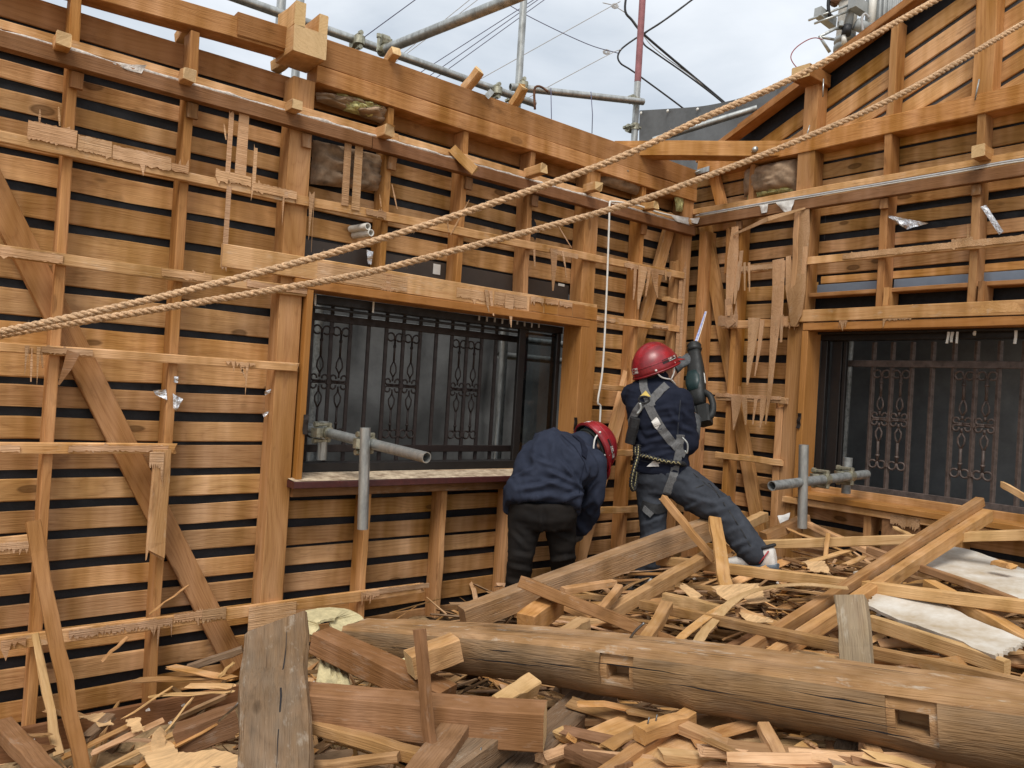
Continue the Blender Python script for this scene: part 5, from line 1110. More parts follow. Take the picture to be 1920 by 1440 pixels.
ribbon('curled_veneer', 'narrow curl of veneer standing up among the laths at lower left', [(292, 1385, 2.56), (300, 1378, 2.55), (297, 1398, 2.52), (305, 1420, 2.5)], .05, 'veneer', 'veneer', side=(.2, -1, .3))
sheet('torn_plywood', [P(1512, 1388, 2.05), P(1530, 1398, 2.0), P(1592, 1432, 1.95), P(1555, 1440, 1.98)], 6, 6, 'wood_torn', None, amp=.004, fs_=20, th=.008, edge=.012, label='torn triangle of plywood near the lower edge under the log', cat='plywood')
for k, (px, lab) in enumerate((([(1330, 1100, 3.25), (1420, 1095, 3.2), (1440, 1125, 3.0), (1370, 1135, 3.0)], 'crumpled veneer under the long pale batten in mid heap'), ([(1280, 1095, 3.4), (1320, 1118, 3.3), (1300, 1128, 3.2), (1272, 1105, 3.3)], 'pale chip of veneer below the double batten'),
        ([(1385, 1150, 3.0), (1440, 1155, 2.9), (1450, 1168, 2.85), (1400, 1165, 2.9)], 'dusty veneer scrap in the dark hollow behind the log'), ([(1505, 1055, 3.5), (1545, 1050, 3.45), (1555, 1075, 3.3), (1520, 1070, 3.35)], 'pale chip of veneer by the small upright stick'),
        ([(150, 1345, 2.8), (190, 1335, 2.82), (215, 1355, 2.72), (185, 1362, 2.7)], 'torn chip of panel near the leaning batten'), ([(235, 1350, 2.72), (262, 1345, 2.72), (272, 1372, 2.62), (250, 1375, 2.62)], 'brown chip of panel on the lower left laths'))):
    sheet('veneer_scrap', [P(*q) for q in px], 8, 8, 'veneer', None, amp=.012, fs_=9, th=.003, edge=.008, seed=k, label=lab, cat='veneer', group='scraps of veneer')
sheet('white_board', [P(1700, 1062, 3.35), P(1760, 1022, 3.75), P(1960, 1078, 3.2), P(1940, 1150, 2.75)], 26, 16, 'plasterboard', None, amp=.015, fs_=2.5, th=.010, edge=.006, label='white faced board lying at the back right of the heap', cat='board', group='white faced boards')
sheet('white_board', [P(1625, 1140, 2.92), P(1660, 1098, 3.12), P(1930, 1205, 2.48), P(1868, 1238, 2.36)], 30, 14, 'plasterboard', None, amp=.018, fs_=2.5, th=.012, edge=.008, seed=4, label='dusty white board with a fibrous torn edge at the front right', cat='board', group='white faced boards')
deb('batten', 'pale plank on edge carrying the dusty white board', (1632, 1165, 2.80), (1890, 1252, 2.34), .03, .05, 'wood_pale', cat='batten')
sheet('white_board', [P(1598, 1078, 3.2), P(1655, 1065, 3.3), P(1690, 1060, 3.3), P(1640, 1082, 3.1)], 8, 6, 'plasterboard', None, amp=.006, fs_=4, th=.010, edge=.006, seed=6, label='small white board fragment left of the crossing battens', cat='board', group='white faced boards')
ribbon('insulation_roll', 'curled pale yellow insulation sheet behind the weathered beam', [(560, 1185, 2.98), (575, 1160, 3.02), (605, 1150, 3.06), (640, 1152, 3.08), (662, 1185, 3.02)], .15, 'insulation', 'insulation', side=(0, 0, 1), th=.01)
pillow('insulation_piece', [P(600, 1235, 2.78), P(650, 1245, 2.78), P(660, 1300, 2.62), P(590, 1295, 2.62)], .015, 'insulation', seed=3, label='pale yellow insulation lying under the reddish squared beam', cat='insulation')
pillow('insulation_piece', [P(700, 1235, 2.72), P(790, 1240, 2.72), P(790, 1285, 2.6), P(710, 1275, 2.6)], .02, 'insulation', seed=4, label='pale yellow insulation glimpsed between the upright stake and the log', cat='insulation')
crumple2 = sheet('paper_shred', [P(1458, 968, 4.2), P(1482, 962, 4.2), P(1478, 975, 4.1), P(1462, 980, 4.1)], 6, 6, 'paper_white', None, amp=.01, fs_=20, label='crumpled white paper shred by the stub of batten at the pipe end', cat='paper')

# --- loose laths strewn over the heap, one object each
RL = random.Random(77); placed = 0; USED = set(); LM = ['wood_debris', 'wood_debris', 'wood_pale', 'wood_strip', 'wood_debris_brown', 'wood_torn', 'wood_debris']
LAND = [((1610, 1200), 'the standing block'), ((1150, 1160), 'the dark brown plank'), ((1235, 1100), 'the double batten'), ((1352, 1050), 'the propped plank'), ((1440, 1060), 'the white shoe'), ((1330, 1180), 'the bent laths'), ((1620, 1090), 'the crossing battens'), ((1780, 1170), 'the dusty white board'), ((1820, 1080), 'the rear white board'), ((1150, 1290), 'the first mortise'), ((1716, 1350), 'the second mortise'), ((1245, 1360), 'the nailed batten'), ((1300, 1420), 'the wide brown plank'), ((1460, 1415), 'the steep brown stick'), ((1590, 1405), 'the greyish block'), ((1720, 1420), 'the pale batten under the log'), ((1010, 1370), 'the pale sawn beam end'), ((1040, 1400), 'the dimpled beam'), ((1850, 1240), 'the right end of the log'), ((1020, 1150), 'the thick broken timber end')]
def lath_label(x, y, L_, h, mt_, a):
    (lx, ly), nm = min(LAND, key=lambda q: (q[0][0] - x) ** 2 + (q[0][1] - y) ** 2); dx, dy = x - lx, y - ly
    rel = ('right of' if dx > 0 else 'left of') if abs(dx) > abs(dy) else ('below' if dy > 0 else 'above')
    col = {'wood_debris': 'tan', 'wood_pale': 'pale', 'wood_strip': 'honey coloured', 'wood_debris_brown': 'dark brown', 'wood_torn': 'pinkish torn'}[mt_]
    e0, e1 = (c_ - d_ for c_, d_ in ((PC, PD), (PC, -PD))); y0_, y1_ = ((q - CAM).dot(IY) / (q - CAM).dot(_f) for q in (e0, e1)); x0_, x1_ = ((q - CAM).dot(IX) / (q - CAM).dot(_f) for q in (e0, e1))
    sl_ = (y1_ - y0_) / (x1_ - x0_ + 1e-6); tilt = 'level' if abs(sl_) < .12 else ('rising' if sl_ < 0 else 'falling')
    return '%s %s %s %s %s %s' % (tilt, 'long' if L_ > .6 else 'short' if L_ < .35 else 'mid length', col, 'flat lath' if h < .012 else 'square lath', rel, nm)
LAB = {'back': 'loose broken lath strewn over the heap behind the log', 'front': 'loose broken lath in the tangle under the log near the lower edge', 'far': 'loose broken lath on the heap below the right window'}
while placed < 150:
    x, y = RL.uniform(900, 1990), RL.uniform(985, 1470)
    if x < 1150 and y < 1090: continue
    if x < 1420 and y < 1060: continue
    ylog = 1190 + (x - 668) * .13
    if ylog - 45 < y < ylog + 110: continue
    h_ = .30 + .0004 * (x - 900) if y > ylog else .42 + .0003 * (x - 1100)
    c = PZ(x, y, min(.68, max(.25, h_)))
    if c.x > 4.12 or c.y > 3.25 or (c - CAM).dot(_f) > 4.3: continue
    if 1640 < x and 1050 < y < 1240 and RL.random() < .8: continue
    c.z = max(c.z, heap(c.x, c.y) + RL.uniform(.05, .17)) ; a = math.atan2(_r.y, _r.x) + RL.choice((RL.gauss(-.25, .3), RL.gauss(.5, .35), RL.gauss(0, .6))); L_ = RL.uniform(.25, .95) if y < ylog else RL.uniform(.3, .75)
    d = V((math.cos(a), math.sin(a), RL.gauss(.02, .12))).normalized(); p0, p1 = c - d * L_ / 2, c + d * L_ / 2; PC, PD = c, d * L_ / 2
    if max(p0.x, p1.x) > 4.18 or max(p0.y, p1.y) > 3.34: continue
    mt_ = RL.choice(LM); w, h = (RL.uniform(.018, .05), RL.uniform(.004, .010)) if RL.random() < .62 else (RL.uniform(.024, .042), RL.uniform(.02, .034))
    lab_ = lath_label(x, y, L_, h, mt_, a)
    if lab_ in USED: continue
    USED.add(lab_)
    key = 'front' if y > ylog else ('far' if y < 1070 and x > 1450 else 'back')
    timber('lath', p0, p1, w, h, mt_, None, V((RL.gauss(0, .3), RL.gauss(0, .3), 1)), segs=4, jit=.003, jag=(.04, .04), bend=RL.uniform(-.005, .025) if h < .012 else 0, taper=RL.uniform(.7, 1.1), label=lab_, cat='lath', group={'back': 'loose laths behind the log', 'front': 'loose laths under the log', 'far': 'loose laths below the right window'}[key], kind='thing')
    placed += 1
# --- uncounted splinters and chips all over the heap
RD = random.Random(21)
bv, bf, bg_, bt = [], [], [], []
def bit(c, d, L_, w, h, n=2, curl=0.0):
    d = d.normalized(); s = d.cross(V((0, 0, 1))).normalized(); s.rotate(Quaternion(d, RD.uniform(-.7, .7))); n_ = s.cross(d)
    o = len(bv); tint = RD.random(); off = V((RD.random() * 50, RD.random() * 50, RD.random() * 50))
    for i in range(n + 1):
        t = i / n - .5; k = 1 - .55 * (i == n) * RD.random(); jx = RD.uniform(-.15, .15) * w
        for (a, b) in ((-1, -1), (1, -1), (1, 1), (-1, 1)):
            e = RD.uniform(-.12, .12) * L_ / n if i in (0, n) else 0
            q = V((t * L_ + e, a * w / 2 * k + jx, b * h / 2 + curl * (1 - 4 * t * t)))
            bv.append(c + d * q.x + s * q.y + n_ * q.z); bg_.append(q + off); bt.append(tint)
    for i in range(n):
        a = o + 4 * i
        for k in range(4): bf.append((a + k, a + (k + 1) % 4, a + 4 + (k + 1) % 4, a + 4 + k))
    bf.append((o + 3, o + 2, o + 1, o)); e = o + 4 * n; bf.append((e, e + 1, e + 2, e + 3))
def on_board(u, v):
    for q in ((1700, 1062, 3.3), (1780, 1065, 3.3), (1860, 1085, 3.1), (1900, 1110, 3.0), (1700, 1130, 2.9), (1760, 1150, 2.75), (1820, 1180, 2.6), (1870, 1205, 2.5), (1920, 1110, 3.0)):
        p = P(*q)
        if (p.x - u) ** 2 + (p.y - v) ** 2 < .16 ** 2: return True
    return False
for q in range(260):                       # long broken laths and battens, mostly lying across the view
    u, v = RD.uniform(.9, 4.0), RD.uniform(.4, 3.1); w_ = u * _f.x + v * _f.y; s_ = u * _r.x + v * _r.y; h0 = heap(u, v)
    if w_ < 1.9 or h0 < .16 or on_board(u, v) or (w_ < 2.4 and s_ < -.2): continue
    ang = math.atan2(_r.y, _r.x) + RD.gauss(0, .55); d = V((math.cos(ang), math.sin(ang), RD.gauss(0, .10)))
    L_ = RD.uniform(.35, 1.0); t_ = RD.random()
    if t_ < .6: bit(V((u, v, h0 + RD.uniform(.01, .10))), d, L_, RD.uniform(.018, .045), RD.uniform(.003, .009), 5, RD.uniform(-.01, .035))
    else: bit(V((u, v, h0 + RD.uniform(.0, .08))), d, L_, RD.uniform(.022, .04), RD.uniform(.018, .036), 3)
cnt = 0
while cnt < 1700:
    u, v = RD.uniform(-.3, 4.15), RD.uniform(.3, 3.33)
    w_ = u * _f.x + v * _f.y; s_ = u * _r.x + v * _r.y
    if w_ < 1.55 or abs(s_) > .72 * w_ + .2: continue
    h0 = heap(u, v); dens = .25 + 1.3 * min(1, h0 / .3)
    if RD.random() > dens / 1.6: continue
    if on_board(u, v): continue
    typ = RD.random(); ang = RD.gauss(0, 1.0) + (.4 if s_ > 0 else .9); d = V((math.cos(ang), math.sin(ang), RD.gauss(0, .16)))
    lift = RD.random() ** 2 * .13 * min(1, h0 / .25 + .25)
    if typ < .5: bit(V((u, v, h0 + .015 + lift)), d, RD.uniform(.08, .45), RD.uniform(.004, .014), RD.uniform(.003, .008), 2)
    elif typ < .8: bit(V((u, v, h0 + .01 + lift)), d, RD.uniform(.20, .60), RD.uniform(.012, .035), RD.uniform(.003, .008), 4, RD.uniform(-.02, .03))
    else: bit(V((u, v, h0 - .01 + lift * .5)), d, RD.uniform(.2, .6), RD.uniform(.014, .03), RD.uniform(.010, .022), 2)
    cnt += 1
for q in range(1500):                      # sawdust-sized chips on the bare floor at the left
    u, v = RD.uniform(-.2, 2.6), RD.uniform(1.2, 3.3); d = V((RD.gauss(0, 1), RD.gauss(0, 1), RD.gauss(0, .15)))
    bit(V((u, v, heap(u, v) + .012 + .02 * noise.noise(V((u * 6, v * 6, 0))))), d, RD.uniform(.01, .06), RD.uniform(.003, .014), RD.uniform(.001, .004), 1)
cv, cf = [], []
for q in range(420):                       # crumbs of plaster and board
    if q < 260: c = P(RD.gauss(1760, 110), RD.gauss(1120, 60), RD.uniform(2.5, 3.3)); u, v = c.x, c.y
    else: u, v = RD.uniform(.2, 3.9), RD.uniform(.8, 3.2)
    c = V((u, v, heap(u, v) + RD.uniform(.02, .12))); r_ = RD.uniform(.003, .010); o = len(cv)
    for dx, dy, dz in ((-1, -1, 0), (1, -.8, 0), (.9, 1, 0), (-.8, .9, 0), (-.5, -.6, .8), (.6, -.4, .9), (.4, .6, .7)): cv.append(c + V((dx * RD.uniform(.6, 1.2), dy * RD.uniform(.6, 1.2), dz)) * r_)
    cf += [(o, o+3, o+2, o+1), (o, o+1, o+5, o+4), (o+1, o+2, o+6, o+5), (o+2, o+3, o+6), (o+3, o, o+4, o+6), (o+4, o+5, o+6)]
mesh_obj('plaster_crumbs', cv, cf, 'caulk', kind='stuff', label='pale plaster crumbs sprinkled over the heap and floor', cat='rubble')
me = bpy.data.meshes.new('wood_debris'); me.from_pydata(bv, [], bf); me.update()
at = me.attributes.new('grain', 'FLOAT_VECTOR', 'POINT'); at.data.foreach_set('vector', [x for q in bg_ for x in q])
at = me.attributes.new('tint', 'FLOAT', 'POINT'); at.data.foreach_set('value', bt)
link('wood_debris', me, 'wood_bits', None, None, 'countless splinters, chips and broken laths covering the heap', 'debris', kind='stuff')
# ================================================================== people
from mathutils.bvhtree import BVHTree
FH = V((_f.x, _f.y, 0)).normalized()
def ellipsoid(c, ax, ay, az, n=14, m=10):
    c = V(c); vs, fs = [], []
    for i in range(1, m):
        e = math.pi * i / m - math.pi / 2
        for j in range(n):
            a = 2 * math.pi * j / n; vs.append(c + ax * (math.cos(e) * math.cos(a)) + ay * (math.cos(e) * math.sin(a)) + az * math.sin(e))
    b = len(vs); vs += [c - az, c + az]
    for i in range(m - 2):
        for j in range(n): fs.append((i*n + j, i*n + (j+1) % n, (i+1)*n + (j+1) % n, (i+1)*n + j))
    for j in range(n): fs += [(b, (j+1) % n, j), (b + 1, (m-2)*n + j, (m-2)*n + (j+1) % n)]
    return vs, fs
def ball(c, r): return ellipsoid(c, V((r, 0, 0)), V((0, r, 0)), V((0, 0, r)))
def limb(pts, rad):
    pts = [V(p) for p in pts]; out = []
    for i in range(len(pts) - 1): out.append(tube_data([pts[i], pts[i].lerp(pts[i+1], .5), pts[i+1]], [rad[i], (rad[i] + rad[i+1]) / 2, rad[i+1]], 14))
    return merge(*out, *[ball(p, r * 1.0) for p, r in zip(pts, rad)])
def loft(rings, n=28, pw=2.4):
    vs, fs = [], []
    for c, ax, ay in rings:
        for j in range(n):
            a = 2 * math.pi * j / n; ca, sa = math.cos(a), math.sin(a)
            k = (abs(ca) ** pw + abs(sa) ** pw) ** (-1 / pw); vs.append(V(c) + ax * (ca * k) + ay * (sa * k))
    for i in range(len(rings) - 1):
        for j in range(n): fs.append((i*n + j, i*n + (j+1) % n, (i+1)*n + (j+1) % n, (i+1)*n + j))
    fs += [tuple(range(n - 1, -1, -1)), tuple((len(rings) - 1) * n + j for j in range(n))]
    return vs, fs
def fuse(name, parts, mat, parent, voxel=.01, it=6, disp=None, **kw):
    """closed solids -> one continuous skin"""
    vs, fs = merge(*parts); me = bpy.data.meshes.new('tmp'); me.from_pydata([tuple(v) for v in vs], [], fs); me.update()
    ob = bpy.data.objects.new('tmp', me); COL.objects.link(ob)
    r = ob.modifiers.new('r', 'REMESH'); r.mode = 'VOXEL'; r.voxel_size = voxel
    s = ob.modifiers.new('s', 'SMOOTH'); s.factor = .5; s.iterations = it
    dg = bpy.context.evaluated_depsgraph_get(); ev = ob.evaluated_get(dg); m2 = bpy.data.meshes.new_from_object(ev)
    bpy.data.objects.remove(ob); bpy.data.meshes.remove(me)
    V_ = [v.co.copy() for v in m2.vertices]; Nn = [v.normal.copy() for v in m2.vertices]; Fc = [tuple(p.vertices) for p in m2.polygons]
    bpy.data.meshes.remove(m2)
    if disp: V_ = [p + n * disp(p, n) for p, n in zip(V_, Nn)]
    o = mesh_obj(name, V_, Fc, mat, parent, smooth=True, **kw); o['_v'] = 0; del o['_v']
    return o, BVHTree.FromPolygons(V_, Fc)
def ridge(p, f, ax=(1, 1, 1)): return 1 - 2.2 * abs(noise.noise(V((p.x * f * ax[0], p.y * f * ax[1], p.z * f * ax[2]))))
def folds(amp, f=7, ax=(1, 1, 2.2), shift=0.0):
    def g(p, n):
        q = p + V((shift, 0, 0)); return amp * (.6 * max(-.7, ridge(q, f, ax)) + .4 * ridge(q + V((3, 1, 0)), f * 2.3, ax) + .3 * noise.noise(q * f * .7) - .3)
    return g
def creased(base, segs, amp=.011, sg=4.2):
    """cloth folds: each a soft ridge with a valley beside it, running along a line over the body"""
    S = [((a[0], a[1]), (b[0], b[1])) for a, b in segs]
    def g(p, n):
        d = base(p, n); q = p - CAM; w = q.dot(_f)
        if n.dot(q) > 0: return d
        x, y = 960 + FPX * q.dot(IX) / w, 720 + FPX * q.dot(IY) / w
        for (x0, y0), (x1, y1) in S:
            dx, dy = x1 - x0, y1 - y0; L2 = dx * dx + dy * dy; t = ((x - x0) * dx + (y - y0) * dy) / L2
            if -.2 < t < 1.2:
                t2 = min(1, max(0, t)); ds = ((x - x0) * dy - (y - y0) * dx) / math.sqrt(L2); k = math.sin(math.pi * min(1, max(0, (t + .2) / 1.4))) 
                d += amp * k * (math.exp(-(ds / sg) ** 2) - .75 * math.exp(-((ds - 1.7 * sg) / sg) ** 2))
        return d
    return g
def onto(bvh, x, y, eps=.006, far=4.4):
    d = ray(x, y).normalized(); h = bvh.ray_cast(CAM, d)
    if h[0] is None:
        q = bvh.find_nearest(P(x, y, far)); return q[0] + (CAM - q[0]).normalized() * eps, (q[1] if q[1].dot(CAM - q[0]) > 0 else -q[1])
    n = h[1] if h[1].dot(CAM - h[0]) > 0 else -h[1]
    return h[0] + n * eps, n
def strap(name, bvh, px, width, mat, parent, eps=.006, th=.003, n=10):
    c = []
    for (x0, y0), (x1, y1) in zip(px, px[1:]):
        for i in range(n): c.append((x0 + (x1 - x0) * i / n, y0 + (y1 - y0) * i / n))
    c.append(px[-1]); S = [onto(bvh, x, y, eps) for x, y in c]; vs, fs = [], []
    for k in range(2):
        S2 = list(S)
        for i in range(1, len(S) - 1): S2[i] = ((S[i-1][0] + S[i][0] * 2 + S[i+1][0]) / 4, (S[i-1][1] + S[i][1] * 2 + S[i+1][1]).normalized())
        S = S2
    for i, (p, nn) in enumerate(S):
        d = (S[min(i+1, len(S)-1)][0] - S[max(i-1, 0)][0]).normalized(); s = d.cross(nn).normalized() * width / 2
        vs += [p - s, p + s, p + s - nn * th * 2, p - s - nn * th * 2]
    for i in range(len(S) - 1):
        a = 4 * i
        for k in range(4): fs.append((a + k, a + (k+1) % 4, a + 4 + (k+1) % 4, a + 4 + k))
    fs += [(3, 2, 1, 0), tuple(4 * (len(S) - 1) + k for k in range(4))]
    return mesh_obj(name, vs, fs, mat, parent)
def basis(o, x, y, z):
    m = Matrix.Identity(4)
    for i, a in enumerate((x, y, z)):
        for k in range(3): m[k][i] = a[k]
    m.translation = o; return m
def orient(o, fwd, up):
    y = V(fwd).normalized(); z = V(up); z = (z - y * z.dot(y)).normalized(); return basis(V(o), y.cross(z), y, z)
def xf(m, d): return [m @ V(p) for p in d[0]], d[1]
def img(x, y, d=0.0): return (IX * x + IY * y + _f * d)          # a direction as it looks in the photograph
E3 = (V((1, 0, 0)), V((0, 1, 0)), V((0, 0, 1)))
def head_parts(m):
    X, Y, Z = E3; A = []
    A.append(ellipsoid(V((0, -.008, .035)), X * .076, Y * .094, Z * .098)); A.append(ellipsoid(V((0, .030, -.035)), X * .062, Y * .066, Z * .085))
    A.append(ellipsoid(V((0, .055, -.088)), X * .034, Y * .034, Z * .028)); A.append(ellipsoid(V((0, .100, -.018)), X * .014, Y * .018, Z * .020)); A.append(ellipsoid(V((0, .090, .008)), X * .010, Y * .014, Z * .030))
    A.append(ellipsoid(V((0, .080, .030)), X * .056, Y * .018, Z * .014)); A.append(ellipsoid(V((0, .088, -.056)), X * .024, Y * .012, Z * .010))
    for s in (-1, 1):
        A.append(ellipsoid(V((s * .078, -.008, -.012)), X * .010, Y * .020, Z * .032)); A.append(ellipsoid(V((s * .042, .068, -.025)), X * .026, Y * .022, Z * .024))
    return [xf(m, a) for a in A]
def dome_pt(az, el, k=1.0, R=(.118, .142, .135)): return V((R[0] * k * math.cos(el) * math.sin(az), R[1] * k * math.cos(el) * math.cos(az), R[2] * k * math.sin(el)))
def helmet(m, parent):
    """hard hat: shell with crown ridge, lip and peak; liner, band, chin strap, marks"""
    vs, fs = [], []; NA, NE = 40, 14
    for e in range(NE + 1):
        el = -.10 + (math.pi / 2 + .10) * e / NE
        for a in range(NA):
            az = 2 * math.pi * a / NA; p = dome_pt(az, max(el, 0)); 
            if el < 0: p.z = el * .25; p.x *= 1.02; p.y *= 1.02
            rid = max(0, 1 - abs(p.x) / .030) if el > .35 else 0
            p.z += .010 * min(1, rid * 1.6) * (1 if el > .5 else .6); vs.append(m @ p)
    for e in range(NE):
        for a in range(NA): fs.append((e*NA + a, e*NA + (a+1) % NA, (e+1)*NA + (a+1) % NA, (e+1)*NA + a))
    k = len(vs)                                               # inside of the shell
    for e in range(NE + 1):
        el = -.10 + (math.pi / 2 + .10) * e / NE
        for a in range(NA):
            az = 2 * math.pi * a / NA; p = dome_pt(az, max(el, 0), .95)
            if el < 0: p.z = el * .25
            vs.append(m @ p)
    for e in range(NE):
        for a in range(NA): fs.append((k + e*NA + a, k + (e+1)*NA + a, k + (e+1)*NA + (a+1) % NA, k + e*NA + (a+1) % NA))
    for a in range(NA): fs.append((a, k + a, k + (a+1) % NA, (a+1) % NA))
    mt_i = [0] * (NE * NA) + [1] * (NE * NA) + [0] * NA
    sh = mesh_obj('helmet', vs, fs, ['helmet_red', 'helmet_liner'], parent, smooth=True, idx=mt_i)
    pv, pf = [], []                                           # peak
    for i in range(15):
        az = -.85 + 1.7 * i / 14; w = math.cos(az / .85 * math.pi / 2) ** .6
        a = dome_pt(az, 0, 1.0); b = a + V((math.sin(az) * .2, 1, 0)).normalized() * (.052 * w) + V((0, 0, -.018 * w))
        pv += [m @ (a + V((0, 0, .006))), m @ (b + V((0, 0, .001))), m @ (b - V((0, 0, .003))), m @ (a - V((0, 0, .006)))]
    for i in range(14):
        q = 4 * i
        for j in range(4): pf.append((q + j, q + 4 + j, q + 4 + (j+1) % 4, q + (j+1) % 4))
    mesh_obj('peak', pv, pf, 'helmet_red', sh, smooth=True)
    lip = [m @ (dome_pt(2 * math.pi * a / 48, 0, 1.025) + V((0, 0, -.018))) for a in range(48)]
    v_, f_ = tube_data(lip, .0045, 6, closed=True); mesh_obj('lip', v_, f_, 'helmet_red', sh, smooth=True)
    bl = [m @ dome_pt(2 * math.pi * a / 48, .22, 1.006) for a in range(48)]
    v_, f_ = tube_data(bl, .0022, 5, closed=True); mesh_obj('rim_line', v_, f_, 'helmet_red', sh, smooth=True)
    def patch(nm, az0, az1, e0, e1, mat, k=1.012, n=6):
        v_, f_ = [], []
        for kk in (k, k - .02):
            for j in range(2):
                for i in range(n + 1): v_.append(m @ dome_pt(az0 + (az1 - az0) * i / n, e0 if j == 0 else e1, kk))
        w = n + 1
        for i in range(n): f_ += [(i, i + 1, w + i + 1, w + i), (2*w + i, 3*w + i, 3*w + i + 1, 2*w + i + 1), (i, 2*w + i, 2*w + i + 1, i + 1), (w + i, w + i + 1, 3*w + i + 1, 3*w + i)]
        f_ += [(0, w, 3*w, 2*w), (n, 2*w + n, 3*w + n, w + n)]
        return mesh_obj(nm, v_, f_, mat, sh)
    for s in (1, -1):
        patch('mark_band', s * .85, s * 1.75, .10, .27, 'helmet_dark', 1.008)
        for (a0, a1, e0, e1) in ((.92, .98, .19, .25), (1.0, 1.03, .18, .25), (1.05, 1.10, .20, .25), (1.22, 1.27, .19, .25), (1.29, 1.36, .18, .21), (1.29, 1.34, .23, .25), (1.38, 1.43, .19, .25), (.95, 1.45, .125, .14)): patch('lettering', s * a0, s * a1, e0, e1, 'tag_white', 1.014, 2)
        patch('vent_slot', s * .35, s * .75, 1.0, 1.06, 'helmet_dark', 1.006, 4)
    pi = math.pi                                              # white emblem on the back: a frame with bars
    for (a0, a1, e0, e1) in ((pi - .22, pi + .22, .08, .095), (pi - .22, pi + .22, .285, .30), (pi - .22, pi - .205, .08, .30), (pi + .205, pi + .22, .08, .30), (pi - .22, pi + .22, .185, .20), (pi - .17, pi - .06, .22, .27), (pi - .17, pi - .02, .11, .16)): patch('emblem', a0, a1, e0, e1, 'tag_white', 1.012, 4)
    bd = [m @ (dome_pt(2 * math.pi * a / 40, 0, .80) + V((0, 0, -.020))) for a in range(40)]
    v_, f_ = tube_data(bd, .010, 6, closed=True, flat=.35); mesh_obj('headband', v_, f_, 'helmet_liner', sh, smooth=True)
    for s in (1, -1):
        for y0 in (.055, -.075):
            tube('chin_strap', spline([m @ V((s * .098, y0, .0)), m @ V((s * .098, y0 * .7, -.05)), m @ V((s * .086, .012, -.085))], 4), .0045, 'tag_white', sh, n=6)
        tube('chin_strap', spline([m @ V((s * .086, .012, -.085)), m @ V((s * .06, .045, -.125)), m @ V((0, .062, -.14))], 4), .0045, 'tag_white', sh, n=6)
        for y0 in (.055, -.075, -.02): tube('rivet', [m @ V((s * .098, y0, -.004)), m @ V((s * .108, y0, -.004))], .006, 'tag_white', sh, n=8)
    return sh
def hair_cap(m, parent):
    vs, fs = ellipsoid(V((0, -.016, .028)), E3[0] * .080, E3[1] * .090, E3[2] * .098, 20, 14)
    vs2, fs2 = ellipsoid(V((0, -.045, -.025)), E3[0] * .064, E3[1] * .060, E3[2] * .055, 18, 12)
    v_, f_ = merge((vs, fs), (vs2, fs2)); return mesh_obj('hair', [m @ p for p in v_], f_, 'hair', parent, smooth=True)
def hand(m, curl, mat, parent, side=1, name='glove', sc=1.0):
    """palm in the local XY plane (fingers along +Y, palm side -Z, thumb on +X*side)"""
    A = [loft([(V((0, -.012, 0)) * sc, V((.030, 0, 0)) * sc, V((0, 0, .016)) * sc), (V((0, .035, 0)) * sc, V((.040, 0, 0)) * sc, V((0, 0, .017)) * sc), (V((0, .082, 0)) * sc, V((.040, 0, 0)) * sc, V((0, 0, .014)) * sc)], 16)]
    for k, (x, L) in enumerate(((.031, .070), (.0105, .080), (-.0105, .074), (-.031, .056))):
        p = V((x * side, .080, 0)); a = 0.0; pts = [p * sc]
        for q, f in enumerate((.45, .32, .25)):
            a += curl * (.75 + .15 * q); p = p + V((0, math.cos(a), -math.sin(a))) * L * f; pts.append(p * sc)
        A.append(limb(pts, [.0105 * sc, .0100 * sc, .0095 * sc, .0085 * sc]))
    p = V((.030 * side, .012, -.006)); pts = [p, p + V((.026 * side, .022, -.012)), p + V((.036 * side, .048, -.030)), p + V((.032 * side, .066, -.048))]
    A.append(limb([q * sc for q in pts], [.014 * sc, .0125 * sc, .0115 * sc, .010 * sc]))
    A.append(tube_data([V((0, -.055, 0)) * sc, V((0, -.01, 0)) * sc], [.036 * sc, .031 * sc], 16))
    return fuse(name, [xf(m, a) for a in A], mat, parent, voxel=.0055, it=3)[0]
def shoe(m, parent, main, accent=None, sole='shoe_grey'):
    """local: +Y toe, +Z up, origin under the ankle"""
    def prof(k, z0, z1): return None
    r = []
    for (y, hw, h, zc) in ((-.075, .026, .050, .045), (-.060, .034, .058, .050), (-.02, .036, .056, .050), (.03, .038, .046, .042), (.08, .044, .036, .034), (.13, .046, .028, .028), (.165, .038, .022, .024), (.182, .018, .014, .020)):
        r.append((V((0, y, zc)), V((hw, 0, 0)), V((0, 0, h))))
    sh = fuse('shoe', [xf(m, loft(r, 24))], main, parent, voxel=.007, it=4)[0]
    rs_ = [(V((0, y, .006)), V((hw, 0, 0)), V((0, 0, .013))) for y, hw in ((-.082, .026), (-.06, .038), (.0, .038), (.07, .045), (.13, .050), (.172, .040), (.192, .016))]
    v_, f_ = xf(m, loft(rs_, 20, 4)); mesh_obj('sole', v_, f_, sole, sh, smooth=False)
    if accent:
        for s in (1, -1):
            for y0, y1 in ((-.055, -.005), (-.015, .045)): tube('stripe', [m @ V((s * .0365, y0, .085)), m @ V((s * .0415, (y0 + y1) / 2, .055)), m @ V((s * .043, y1, .028))], .0075, accent, sh, n=6, flat=.5)
    tube('collar', [m @ V((.030 * math.cos(t), -.035 + .042 * math.sin(t), .100 + .012 * math.cos(t * 2) * 0 - .010 * math.sin(t))) for t in [2 * math.pi * i / 16 for i in range(17)]], .008, 'strap_black', sh, n=6)
    return sh

